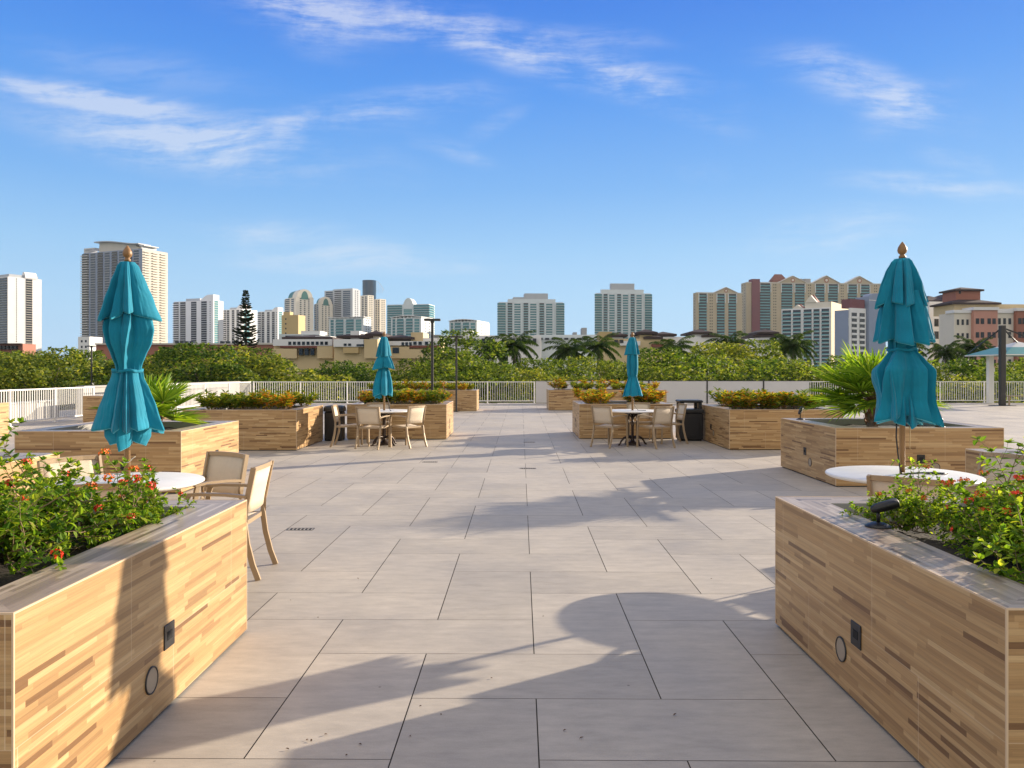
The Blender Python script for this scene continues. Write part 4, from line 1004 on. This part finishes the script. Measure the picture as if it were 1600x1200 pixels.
    def hip(s, name, mat, x0, x1, y0, y1, z0, h, eave=.6):
        mb = MB(); x0 -= eave; x1 += eave; y0 -= eave; y1 += eave; i = min(x1-x0, y1-y0)*.5
        if (x1-x0) >= (y1-y0): A, B = ((x0+i),(y0+y1)/2), ((x1-i),(y0+y1)/2)
        else: A, B = ((x0+x1)/2,(y0+i)), ((x0+x1)/2,(y1-i))
        e = [(x0,y0,z0),(x1,y0,z0),(x1,y1,z0),(x0,y1,z0)]; A = (*A, z0+h); B = (*B, z0+h)
        low = [(x,y,z-.4) for x,y,z in e]
        for k in range(4): mb.face([low[k], low[(k+1)%4], e[(k+1)%4], e[k]])
        mb.face(list(reversed(low)))
        if (x1-x0) >= (y1-y0):
            mb.face([e[0],e[1],B,A]); mb.face([e[1],e[2],B]); mb.face([e[2],e[3],A,B]); mb.face([e[3],e[0],A])
        else:
            mb.face([e[0],e[1],A]); mb.face([e[1],e[2],B,A]); mb.face([e[2],e[3],B]); mb.face([e[3],e[0],A,B])
        return mb.build(name, mat, s.t)
def arc(x0, x1, zb, zt, n=14): return [(x0, zb)]+[((x0+x1)/2-(x1-x0)/2*cos(pi*k/n), zb+.02+(zt-zb)*sin(pi*k/n)) for k in range(n+1)]+[(x1, zb)]

# white slab condominium cut by the left edge
b = Building('apartment_tower', 'white apartment tower cut by the left edge with a rounded roof crest', -60, 12, 65, 432, 1000, 32, 'R', 'w_white')
fl = 3.05
b.balconies(b.F, b.w*.05, b.w-.6, fl, 'g_blue', 'slab', out=1.3, railh=.9)
b.balconies(b.S, b.d*.52, b.d*.72, fl, 'w_beige', 'slab_tan', out=.6, railh=.5); b.windows(b.S, b.d*.2, b.d*.3, 1, fl, 1.2, 1.6)
b.one('penthouse', [(-b.w*.5,-1,2,b.d*.9,b.h+.01,b.h+3.5)], ['w_grey']); b.prism('roof_crest', 'w_white', arc(-8, 1.0, b.h+.01, b.zpx(422)), b.d*.5, b.d*.85)
b.done()
# tall beige tower with a wavy roof; its front's shade painted as blue-grey wall
b = Building('apartment_tower', 'tallest beige tower with a wavy roof slab behind the near left umbrella', 130, 222, 262, 388, 950, 24, 'R', 'w_bluegrey')
fl = 3.1
b.balconies(b.F, -2.4, b.w*.10, fl, 'slab', 'slab', out=2.6, railh=.7)
for k in range(7):
    u0 = b.w*(.13+.122*k)
    (b.balconies(b.F, u0, u0+b.w*.095, fl, 'g_blue', 'w_grey', out=1.3, railh=.8) if k % 2 else b.strip(b.F, u0, u0+b.w*.085, 'g_blue', 'w_grey', fl, slabh=.5))
for k in range(3): b.balconies(b.S, b.d*(.06+.32*k), b.d*(.28+.32*k), fl, 'slab_tan', 'slab_tan', out=1.8, railh=.7)
xl, xr = -b.w, 0
b.one('side_wall', [(.01,.25,.2,b.d-.2,0,b.h-.5)], ['w_beige'])  # beige slab colours this side as sunlit against the blue-grey front
pts = [(xl*.80+(abs(xl*.80)-5)*k/16, b.zpx(371)-(b.zpx(371)-b.zpx(378))*(k/16)+1.2*sin(k/16*5.2)) for k in range(17)]
b.prism('penthouse', 'w_beige', [(xl*.76, b.h+.01), (-9, b.h+.01)]+[(x, z-1.7) for x, z in reversed(pts[1:15])], 3, b.d*.5)
b.prism('roof_slab', 'w_grey', pts+[(x, z-1.3) for x, z in reversed(pts)], -1, b.d*.45)
b.one('roof_frame', [(xl,xl+1,1,b.d*.5,b.h+.01,b.h+5),(xl,xl*.82,1,b.d*.5,b.h+5.01,b.h+6.2),(-3,-2,1,b.d*.6,b.h+.01,b.h+3.2),(2-8,2,1,b.d*.6,b.h+3.21,b.h+4.4)], ['slab'])
b.done()
b = Building('low_building', 'small white block at the foot of the tallest tower', 122, 140, 160, 526, 420, 10, 'R', 'w_white'); b.windows(b.F, 1, b.w-1, 2, 3, 1, 1.2); b.done()
# pair of white towers with curved fins and teal glass
def white_fin(label, pxl, pxc, pxr, yt, Z, yfin):
    b = Building('apartment_tower', label, pxl, pxc, pxr, yt, Z, 22, 'R', 'w_white', group='white towers with curved fins'); fl = 3.0
    b.balconies(b.F, -1.2, b.w*.12, fl, 'w_white', 'slab', out=1.8)
    for u0, u1 in ((.16,.30),(.44,.58),(.70,.84)): b.balconies(b.F, b.w*u0, b.w*u1, fl, 'w_grey', 'slab', out=.7, railh=.45)
    b.strip(b.S, b.d*.12, b.d*.5, 'g_pale', 'slab', fl, slabh=.5, z1=b.h)
    b.windows(b.F, b.w*.87, b.w*.98, 1, fl, 1.3, 1.4)
    zt = b.zpx(yfin); n = 8; pf = [(-b.w*.34, b.h+.01)]+[(-b.w*.34+b.w*.24*k/n, b.h+.02+(zt-b.h)*sin(pi/2*k/n)) for k in range(n+1)]+[(-.2, zt), (-.2, b.h+.01)]
    b.prism('roof_fin', 'w_white', pf, .5, b.d*.6)
    b.one('penthouse', [(-b.w*.72,-b.w*.36,2,b.d*.8,b.h+.01,b.h+(zt-b.h)*.45)], ['w_grey']); b.done()
white_fin('white tower with a teal glass strip left of the tall pine', 272, 333, 349, 469, 1050, 460)
white_fin('narrow white tower just behind the tall pine', 350, 378, 402, 483, 1150, 476)
white_fin('white tower with a curved fin right of the tall pine', 404, 434, 448, 486, 1100, 480)
# arched cream towers
def arched(label, pxl, pxc, pxr, yt, Z, ytop):
    b = Building('apartment_tower', label, pxl, pxc, pxr, yt, Z, 52, 'R', 'w_cream', group='cream towers with arched tops'); fl = 3.1
    b.balconies(b.F, 0, b.w*.45, fl, 'slab_tan', 'slab_tan', out=1.4); b.strip(b.F, b.w*.6, b.w*.85, 'g_dark', 'w_cream', fl, slabh=1.0)
    b.windows(b.S, b.d*.16, b.d*.84, 3, fl, b.d*.085, 1.7)
    mb = MB(); mb.loft([[(x, y, z) for y, z in arc(b.d*.06, b.d*.94, b.h+.01, b.zpx(ytop))] for x in (-b.w*.4, .25)], 0, True, False); mb.build('arched_top', 'w_cream', b.t)
    mb = MB(); mb.loft([[(x, y, z) for y, z in arc(b.d*.3, b.d*.7, b.h-3, b.zpx(ytop)-3)] for x in (.26, .35)], 0, True, False); mb.build('arched_window', 'r_green', b.t)
    mb = MB(); mb.loft([[(x, y, z) for y, z in arc(b.d*.1, b.d*.9, b.h+.01, b.zpx(ytop)-.6)] for x in (-b.w*.85, -b.w*.41)], 0, True, False); mb.build('roof', 'r_green', b.t)
    b.done()
arched('larger cream tower with an arched top and green roof', 445, 462, 490, 464, 1250, 451)
arched('smaller cream tower with an arched top, right of its taller twin', 491, 498, 520, 474, 1300, 463)
b = Building('apartment_block', 'plain ochre block in front of the arched cream towers', 440, 466, 477, 492, 500, 15, 'R', 'w_ochre')
b.one('parapet', [(-b.w*.95,-b.w*.55,1,5,b.h+.01,b.h+2.2)], ['w_ochre']); b.windows(b.F, 1, 5, 1, 3, .9, 1.0); b.done()
# blue-grey tower
b = Building('apartment_tower', 'blue-grey tower with a flat top left of the glass cylinder tower', 507, 551, 563, 452, 1300, 28, 'R', 'w_grey'); fl = 3.2
b.strip(b.F, b.w*.05, b.w*.30, 'g_blue', 'w_grey', fl, slabh=.9); b.balconies(b.F, b.w*.36, b.w*.60, fl, 'w_grey', 'slab', out=1.0); b.strip(b.F, b.w*.66, b.w*.92, 'g_blue', 'w_grey', fl, slabh=.9)
b.windows(b.S, b.d*.2, b.d*.8, 2, fl, 2.4, 1.7); b.one('parapet', [(-b.w*.7,-1,1,b.d*.8,b.h+.01,b.h+1.8)], ['w_grey']); b.done()
b = Building('apartment_tower', 'cream tower with lit ribs below the dark glass cylinder', 563, 575, 584, 461, 1350, 40, 'R', 'w_cream'); fl = 3.2
b.strip(b.F, b.w*.2, b.w*.45, 'g_dark', 'w_cream', fl, slabh=1.0); b.strip(b.F, b.w*.6, b.w*.85, 'g_dark', 'w_cream', fl, slabh=1.0); b.windows(b.S, b.d*.15, b.d*.85, 2, fl, 2.5, 1.6); b.done()
b = Building('apartment_tower', 'cream tower with dark window ribs right of the glass cylinder', 585, 594, 603, 467, 1380, 40, 'R', 'w_cream'); fl = 3.2
b.strip(b.F, b.w*.2, b.w*.45, 'g_dark', 'w_cream', fl, slabh=1.0); b.strip(b.F, b.w*.6, b.w*.85, 'g_dark', 'w_cream', fl, slabh=1.0); b.windows(b.S, b.d*.15, b.d*.85, 2, fl, 2.5, 1.6); b.done()
Zt = 1600; t = thing('glass_tower', (gx(577,Zt), Zt, GROUND), 'dark blue glass cylinder tower rising above the cream towers', 'building'); Rg = 10.5*Zt/FPX
mb = MB(); zt = gz(440,Zt)-GROUND; z = 20.0
while z < zt: mb.lathe([(Rg,z),(Rg,z+3.0),(Rg+.35,z+3.02),(Rg+.35,z+3.6),(Rg,z+3.62)], 28, cap=False, sm=False); z += 3.64
mb.lathe([(Rg*.2,20),(Rg,20.0)], 28); mb.lathe([(Rg+.3,z),(Rg+.3,z+1.2),(.1,z+1.2)], 28); mb.build('glass_drum', 'g_blue', t)
mb = MB()
for k in range(6): mb.tube([(Rg*.8+k*3.2,0,z-24+0*k), (Rg*.8+k*3.2,0,z+1-.55*k*k)], .22, 4)
mb.tube([(Rg*.8+k*3.2,0,z+1-.55*k*k) for k in range(7)], .3, 4); mb.build('roof_sail', 'w_grey', t)
mb = MB(); mb.lathe([(Rg-.5,0),(Rg-.5,20)], 20); mb.build('base', 'w_grey', t)
# teal and white mid-rise with curved roofs
def teal_mid(label, pxl, pxc, pxr, yt, Z, yaw, curved=True, group=None):
    b = Building('apartment_building', label, pxl, pxc, pxr, yt, Z, yaw, 'R', 'w_pale', group=group); fl = 3.1
    b.strip(b.F, b.w*.05, b.w*.14, 'g_teal', 'w_white', fl, slabh=.3); b.balconies(b.F, b.w*.20, b.w*.42, fl, 'rail_glass', 'w_white', out=1.2, glass='g_teal')
    b.balconies(b.F, b.w*.50, b.w*.72, fl, 'rail_glass', 'w_white', out=1.2, glass='g_teal'); b.strip(b.F, b.w*.78, b.w*.94, 'g_pale', 'w_white', fl, slabh=.3)
    b.windows(b.S, b.d*.2, b.d*.8, 2, fl, 1.5, 1.6)
    n = 12; pts = [(-b.w*1.02+b.w*1.04*k/n, b.h+1.0+(1.6*sin(pi*k/n) if curved else .6)) for k in range(n+1)]
    b.prism('roof_canopy', 'w_white', pts+[(x, z-.7) for x, z in reversed(pts)], -1.2, b.d*.9)
    b.one('roof_columns', [(-b.w+b.w*(k+.25)/8, -b.w+b.w*(k+.55)/8, .2, .8, b.h+.01, b.h+1.2) for k in range(8)], ['w_white']); b.done()
teal_mid('white and teal mid-rise with an arcaded roof below the glass cylinder', 514, 568, 580, 497, 850, 16, False)
teal_mid('curved-roof white mid-rise in front of the teal block with a rounded top', 611, 658, 678, 496, 850, 18, True)
teal_mid('small round-roofed white building between the lamp posts and the tall palms', 702, 745, 765, 502, 800, 16, True)
b = Building('apartment_tower', 'teal tower with a rounded centre top behind the curved-roof mid-rise', 605, 670, 679, 475, 1050, 12, 'R', 'w_pale'); fl = 3.1
b.balconies(b.F, 0, b.w*.36, fl, 'rail_glass', 'w_white', out=1.5, glass='g_teal'); b.strip(b.F, b.w*.40, b.w*.60, 'g_pale', 'w_pale', fl); b.balconies(b.F, b.w*.64, b.w+1, fl, 'rail_glass', 'w_white', out=1.8, glass='g_teal')
b.prism('rounded_top', 'w_pale', arc(-b.w*.62, -b.w*.36, b.h-6, b.zpx(465)), -.6, b.d*.6); b.balconies(b.S, 0, b.d*.9, fl, 'rail_glass', 'w_white', out=1.2, glass='g_teal'); b.done()
# two teal balcony towers with stepped penthouses
def teal_tower(label, px0, px1, yt, Z, steps, yaw, side, pc):
    b = Building('apartment_tower', label, px0, pc, px1, yt, Z, yaw, side, 'w_pale', group='teal balcony towers with stepped penthouses'); fl = 3.15
    b.balconies(b.F, -1.5, b.w*.11, fl, 'rail_glass', 'w_white', out=2.0, glass='g_teal'); b.balconies(b.F, b.w*.89, b.w+1.5, fl, 'rail_glass', 'w_white', out=2.0, glass='g_teal')
    for k in range(6):
        u0 = b.w*(.14+.123*k)
        if k % 2 == 0: b.balconies(b.F, u0, u0+b.w*.07, fl, 'rail_glass', 'w_pale', out=.9, glass='g_dark')
        else: b.strip(b.F, u0-b.w*.02, u0+b.w*.075, 'g_teal', 'w_pale', fl, slabh=.9)
        b.one('pilaster', [(u0+b.w*.082, u0+b.w*.10, .02, .9, 0, b.h+.5)], ['w_pale'], b.F.M)
    zp = b.h
    for (p0, p1, py, mt_) in steps:
        f0, f1 = (p0-px0)/(px1-px0), (p1-px0)/(px1-px0); z1 = b.zpx(py)
        b.one('penthouse', [(b.x0+b.w*f0, b.x0+b.w*f1, 1.5, b.d*.85, zp+.01, z1)], [mt_]); zp = z1
    b.done()
teal_tower('wide teal balcony tower with a stepped penthouse behind the tallest palm', 778, 880, 472, 1000, [(793,868,467,'w_pale'),(801,870-14,464,'w_grey'),(819,856,458,'w_grey')], 3, 'L', 779)
teal_tower('teal balcony tower above the far right umbrella', 929, 1017, 458, 1000, [(938,1006,452,'w_pale'),(953,991,442.5,'w_grey')], 4, 'L', 931)
# tan resort towers with teal glass bays, gables and a maroon shaft
def tan_tower(label, pxl, pxc, pxr, yt, Z, yaw, bays, gables, punched):
    b = Building('apartment_tower', label, pxl, pxc, pxr, yt, Z, yaw, 'L', 'w_tan', group='tan towers with round gable windows'); fl = 3.1
    px2u = lambda p: (p-pxc)/(pxr-pxc)*b.w
    for p0, p1 in bays:
        b.balconies(b.F, px2u(p0), px2u(p1), fl, 'rail_glass', 'g_pale', out=1.0, glass='g_dark', railh=1.0)
        b.one('frame', [(px2u(p0)-.6, px2u(p0)-.05, .02, 1.2, b.h-11, b.h-.8)], ['w_white'], b.F.M); b.one('frame', [(px2u(p1)+.05, px2u(p1)+.6, .02, 1.2, b.h-11, b.h-.8)], ['w_white'], b.F.M)
    for p in punched: b.windows(b.F, px2u(p)-2.2, px2u(p)+2.2, 2, fl*1.0, 1.0, 1.3)
    for p0, p1, py in gables:
        x0, x1 = px2u(p0), px2u(p1); zt = b.zpx(py)
        b.prism('gable', 'w_tan', [(x0, b.h+.01), (x1, b.h+.01), ((x0+x1)/2, zt)], -.5, b.d*.5)
        xm = (x0+x1)/2; r_ = (zt-b.h)*.24; zc2 = b.h+(zt-b.h)*.42
        mb = MB(); mb.loft([[(xm+r_*1.5*cos(2*pi*k/20), y, zc2+r_*1.5*sin(2*pi*k/20)) for k in range(20)] for y in (-.55, -.75)], 0, True, False); mb.build('round_window', 'w_rust', b.t)
        mb = MB(); mb.loft([[(xm+r_*.8*cos(2*pi*k/20), y, zc2+r_*.8*sin(2*pi*k/20)) for k in range(20)] for y in (-.76, -.85)], 0, True, False); mb.build('pane', 'w_cream', b.t)
        mb = MB()
        for s_ in (0, 1):
            A = (x0-.8, b.h+.05) if s_ == 0 else (x1+.8, b.h+.05); B = (xm, zt+.35)
            mb.loft([[(A[0],y,A[1]),(B[0],y,B[1]),(B[0],y,B[1]+.5),(A[0],y,A[1]+.5)] for y in (-1.2, b.d*.5)], 0, True, False)
        mb.build('gable_roof', 'w_cream', b.t)
    b.one('parapet', [(b.x0-.3, b.x1+.3, -.3, .3, b.h-.9, b.h+.3)], ['w_beige'])
    return b
b = tan_tower('smaller tan tower with one gable and teal window bays', 1083, 1088, 1160, 457, 850, 8, [(1092,1104),(1120,1132),(1138,1150)], [(1117,1151,449)], [1111]); b.windows(b.S, 1, b.d-1, 1, 3.1, 1, 1.3); b.done()
b = tan_tower('large tan tower with three gables and a maroon shaft', 1158, 1166, 1378, 441, 880, 6, [(1187,1203),(1220,1237),(1241,1256),(1273,1287),(1293,1308),(1324,1338),(1344,1358)], [(1217,1258,431),(1270,1310,430),(1322,1362,430)], [1210,1264,1315,1368])
px2 = lambda p: (p-1166)/(1378-1166)*b.w
b.one('maroon_shaft', [(px2(1174), px2(1186), -2.0, 8, 0, b.zpx(436))], ['w_maroon']); b.hip('roof', 'r_red', px2(1210), px2(1233), 6, 15, b.h+3.0, b.zpx(426)-b.h-3.0, .5); b.one('roof_base', [(px2(1211), px2(1232), 6.5, 14.5, b.h+.01, b.h+2.74)], ['w_rust'])
for p in (1252, 1265): b.one('rooftop_unit', [(px2(p), px2(p+10), 14, 20, b.h+.01, b.zpx(432))], ['r_grey'])
b.windows(b.S, 1, b.d-1, 2, 3.1, 1, 1.3); b.done()
# stepped cream and white block in front
b = Building('apartment_building', 'stepped cream apartment block with red gables in front of the large tan tower', 1221, 1298, 1327, 480, 620, 35, 'R', 'w_white'); fl = 3.0
for k, (u0, u1) in enumerate(((.02,.20),(.24,.40),(.46,.62),(.66,.78),(.82,.97))): b.balconies(b.F, b.w*u0, b.w*u1, fl, 'rail_glass', 'w_white', out=1.2, glass='g_dark')
b.windows(b.S, b.d*.7, b.d*.95, 1, fl, .9, 1.1, z0=b.h-5)
b.one('upper_storeys', [(-b.w*.52, -.01, 1, b.d-.5, b.h+.01, b.zpx(471))], ['w_cream'])
for f0, f1, py in ((.78,.56,476),(.52,.28,462)):
    x0, x1 = -b.w*f0, -b.w*f1; zb = b.h+.02 if f0 > .6 else b.zpx(471)+.01; zt = b.zpx(py)+1.2
    b.prism('gable', 'w_cream', [(x0, zb), (x1, zb), ((x0+x1)/2, zt)], .3, 5); b.hip('roof', 'r_red', x0+1, x1-1, 5.5, 12, zb+1.2, max(1.5, zt-zb), .4)
b.one('side_wall', [(.02,.3,.5,b.d-.5,0,b.zpx(471))], ['w_yellow']); b.done()
b = Building('apartment_building', 'blue-grey stair tower with a dark red top and open white landings', 1304, 1325, 1384, 484, 430, 30, 'L', 'w_bluegrey'); fl = 3.0
px2 = lambda p: (p-1325)/(1384-1325)*b.w
b.one('landing_block', [(px2(1326), px2(1350), -1.0, -.01, 0, b.zpx(481))], ['w_white']); b.one('red_top', [(px2(1327), px2(1349), -.6, 5, b.zpx(481)+.02, b.zpx(467))], ['w_maroon'])
f2 = Facade(lambda u, n, z: (u, -1.0-n, z), b.w)
b.balconies(f2, px2(1328), px2(1336), fl, 'w_white', 'slab', out=.6, z1=b.h-1.5); b.balconies(f2, px2(1340), px2(1348), fl, 'w_white', 'slab', out=.6, z1=b.h-1.5)
b.one('tall_block', [(px2(1351), px2(1376), -2.5, 6, 0, b.zpx(462))], ['w_bluegrey']); b.prism('arched_parapet', 'w_bluegrey', arc(px2(1352), px2(1375), b.zpx(462)+.01, b.zpx(456)), -2.4, 2)
b.one('trim', [(px2(1351)-.1, px2(1376)+.1, -2.62, -2.51, b.zpx(468), b.zpx(467)), (.2, px2(1325.5)+.4, -.2, -.05, b.h-5, b.h-4.6)], ['w_white'])
b.prism('arch_panel', 'w_pale', arc(.3, px2(1326)+.3, b.h-9, b.h-3), -.12, -.02); b.done()
# white and maroon building, then the beige and pink one at the right edge
b = Building('apartment_building', 'white and maroon building with dark hip roofs right of the near right umbrella', 1440, 1452, 1512, 471, 210, 12, 'L', 'w_white'); fl = 3.3
px2 = lambda p: (p-1452)/(1512-1452)*b.w
b.one('maroon_bay', [(px2(1472), px2(1486), -.8, -.01, 0, b.zpx(479))], ['w_rust']); b.prism('arched_frame', 'w_white', arc(px2(1473), px2(1480), b.h-10, b.zpx(480)), -1.0, -.82)
f2 = Facade(lambda u, n, z: (u, -.82-n, z), b.w); f3 = Facade(lambda u, n, z: (u, -1.02-n, z), b.w)
b.windows(f3, px2(1474), px2(1479), 1, fl, .9, 1.6); b.windows(f2, px2(1481), px2(1485.5), 1, fl, .7, 1.4); b.windows(b.F, px2(1458), px2(1468), 1, fl, 1.3, 2.0); b.windows(b.F, px2(1488), px2(1500), 1, fl, 1.5, 2.0)
b.hip('roof', 'r_dark', px2(1453), px2(1484), 1, 10, b.h+.3, 1.6, .8); b.hip('roof', 'r_dark', px2(1487), px2(1510), 0, 9, b.zpx(466)+.3, 1.4, .8); b.one('upper_storey', [(px2(1487), px2(1510), .2, 9, b.h+.01, b.zpx(466))], ['w_white']); b.done()
b = Building('apartment_building', 'beige and terracotta building with a square rust-red roof tower at the right edge', 1488, 1491, 1720, 489, 185, 3, 'L', 'w_cream'); fl = 3.2
px2 = lambda p: (p-1491)/(1720-1491)*b.w
zz = b.zpx(489)
for p0, p1, py, mt_ in ((1517,1554,485,'w_pink'),(1583,1640,486,'w_rust')):
    b.one('coloured_bay', [(px2(p0), px2(p1), -1.0, 3, 0, b.zpx(py))], [mt_]); b.one('cornice', [(px2(p0)-.2, px2(p1)+.2, -1.3, 3.2, b.zpx(py)+.01, b.zpx(py)+.7)], ['w_white'])
b.one('cornice', [(-.3, px2(1516.5), -.3, 3, zz+.01, zz+.7), (px2(1555), px2(1582), -.3, 3, zz+.01, zz+1.0)], ['w_white'])
fb = Facade(lambda u, n, z: (u, -1.0-n, z), b.w)
b.windows(b.F, px2(1493), px2(1515), 3, fl, .55, 1.3, z1=b.h-.6); b.windows(fb, px2(1519), px2(1534), 2, fl, .8, 1.3, z1=b.h-.4); b.windows(fb, px2(1537), px2(1552), 2, fl, .8, 1.3, z1=b.h-.4)
b.windows(b.F, px2(1557), px2(1581), 3, fl, .65, 1.4, z1=b.h-.4); b.windows(fb, px2(1585), px2(1598), 2, fl, .8, 1.4, z1=b.h-.4); b.windows(fb, px2(1600), px2(1638), 3, fl, .8, 1.4, z1=b.h-.4)
b.one('upper_storey', [(px2(1505), px2(1700), 3.5, 12, b.h+.01, b.zpx(473)), ], ['w_yellow']); b.hip('roof', 'r_dark', px2(1503), px2(1570), 3.2, 11, b.zpx(473)+.3, 1.3, .8)
b.one('roof_tower', [(px2(1518), px2(1557), 6, 11.5, b.zpx(473)+.02, b.zpx(450))], ['w_rust']); b.hip('tower_roof', 'r_dark', px2(1518), px2(1557), 6, 11.5, b.zpx(450)+.3, .8, .6)
ft = Facade(lambda u, n, z: (u, 6-n, z), b.w); b.windows(ft, px2(1521), px2(1527), 1, 3, .5, 1.3, z0=b.zpx(463), z1=b.zpx(455)+2); b.done()

# low-rise apartments between the towers and the trees
def low(label, px0, px1, yt, Z, wall, roofs=(), wins=(), bands=(), depth=14, extra=(), group=None):
    b = Building('low_building', label, px0, px1-.5, px1, yt, Z, 2, 'R', wall, group=group); b_ = b
    px2 = lambda p: -b.w+(p-px0)/(px1-px0)*b.w
    for p0, p1, py0, py1 in roofs: b.hip('roof', 'r_dark', px2(p0), px2(p1), .4, 9, b.zpx(py0)+.42, (gz(py1,Z)-gz(py0,Z))*1.5, .7)
    for p0, p1, py, mt_ in extra: b.one('upper_block', [(px2(p0), px2(p1), .4, 8, b.h+.01, b.zpx(py))], [mt_])
    for p0, p1, n, py0, py1 in wins:
        for k in range(n):
            uc = px2(p0+(p1-p0)*(k+.5)/n)+b.w; w_ = (p1-p0)/n*.32*Z/FPX
            zb_, zt_ = b.zpx(py1), b.zpx(py0)
            b.add('window', [(uc-w_, uc+w_, .02, .1, zb_, zt_, 0)], ['g_dark']); b.q['window'][-1][0][0] = b.q['window'][-1][0][0][:2]+(.02, 1.0)+b.q['window'][-1][0][0][4:]; b.q['window'][-1] += (b.F.M,)
    for p0, p1, py0, py1, mt_ in bands: b.one('band', [(px2(p0), px2(p1), -.9, -.01, b.zpx(py1), b.zpx(py0))], [mt_])
    return b.done()
GL = 'low apartment blocks behind the mangroves'
low('low brown-walled building behind the trees at the left edge', -30, 36, 537, 230, 'w_rust', wins=[(-5,30,6,540,546)], bands=[(-30,36,536.5,538,'r_dark')], group=GL)
low('long low terracotta parapet building under the left towers', 150, 430, 537, 260, 'w_rust', wins=[(275,305,4,533,536.5),(345,372,3,533,536.5)], bands=[(150,430,536,538.5,'w_beige')], group=GL)
low('white block with brown hip roofs and ochre lower walls left of the far left umbrella', 428, 522, 530, 150, 'w_yellow', roofs=[(447,515,530,526.5)], wins=[(452,516,9,534,539),(468,495,3,545,555)],
    bands=[(429,521,530.2,540.4,'w_white'),(440,498,540.5,543.5,'r_red'),(498,522,541,560,'w_yellow'),(428,466,545,560,'w_yellow')], extra=[(492,516,525,'w_white')], group=GL)
low('pale flat-roofed block with a strip window behind the brown hip roofs', 436, 500, 522, 230, 'w_pale', wins=[(440,482,1,524.5,527)], extra=[(470,500,517,'w_white')], group=GL)
low('white block with twin brown hip roofs just left of the far left umbrella', 522, 592, 530, 146, 'w_yellow', roofs=[(532,577,528,524.5),(577,594,525,521.5)], wins=[(538,552,2,537,540.5),(556,574,1,538,541)],
    bands=[(523,570,530.2,542,'w_white'),(571,592,530.2,560,'w_yellow'),(538,562,543,552,'w_ochre')], extra=[(547,561,517,'w_white'),(577,592,525.2,'w_white')], group=GL)
low('white and ochre block with a terracotta balcony right of the far left umbrella', 598, 690, 533, 150, 'w_yellow', roofs=[(603,642,530.5,527)], wins=[(628,646,3,535,540),(646,662,2,534,539),(664,680,2,534,539),(612,628,1,543,552)],
    bands=[(599,689,533.2,539.8,'w_white'),(641,688,540,543.5,'r_red'),(600,641,542,560,'w_yellow'),(641,690,546,560,'w_yellow')], extra=[(642,661,519,'w_yellow'),(661,690,528,'w_white')], group=GL)
low('long white low block with dark windows behind the taller lamp post', 676, 846, 524, 200, 'w_white', wins=[(678,700,3,528,537),(712,745,4,529,537),(752,776,3,529,537),(790,840,6,529,537)], bands=[(676,690,523,525,'r_grey')], extra=[(724,736,515,'w_white')], group=GL)
low('plain pale flat roof line behind the small palms', 835, 935, 523, 240, 'w_pale', wins=[(840,930,9,528,531)], extra=[(896,902,519,'r_grey'),(909.5,917.5,512,'r_grey')], group=GL)
low('ochre block with small brown hip roofs behind the far right umbrella', 937, 1052, 529, 145, 'w_yellow', roofs=[(955,975,526,523.5),(1000,1022,522.5,519),(1012,1030,530,527.5)], wins=[(958,975,2,531,536),(1042,1052,2,533,538)],
    bands=[(1018,1052,537.5,542,'r_red'),(968,1000,533,540,'w_white')], extra=[(937,957,518,'w_ochre'),(957,974,526.3,'w_white'),(1000,1020,523,'w_yellow')], group=GL)
low('white low block with brown hip roofs in front of the smaller tan tower', 1022, 1134, 526, 160, 'w_white', roofs=[(1025,1052,525,522),(1082,1108,522,518.5),(1102,1126,527,525)], wins=[(1030,1050,3,530,535)], extra=[(1083,1107,522.3,'w_white')], group=GL)
low('white low block with brown hip roofs below the maroon shaft', 1176, 1250, 528, 160, 'w_white', roofs=[(1182,1214,526.5,524),(1188,1212,522,518.5)], wins=[(1184,1212,4,531,535)], extra=[(1189,1211,522.3,'w_white')], group=GL)

# ------------------------------------------------------------------ thin sea air
m = bpy.data.materials.new('air'); m.use_nodes = True; m.node_tree.nodes.clear()
pv = m.node_tree.nodes.new('ShaderNodeVolumePrincipled'); mo = m.node_tree.nodes.new('ShaderNodeOutputMaterial')
pv.inputs['Color'].default_value = (.80,.90,1.0,1); pv.inputs['Density'].default_value = .00005; pv.inputs['Anisotropy'].default_value = .2
m.node_tree.links.new(pv.outputs[0], mo.inputs['Volume']); MAT['air'] = m
mb = MB(); mb.box(-1500, 1500, -60, 2000, GROUND-1, 260); o = mb.build('haze', 'air'); o['kind'] = 'stuff'
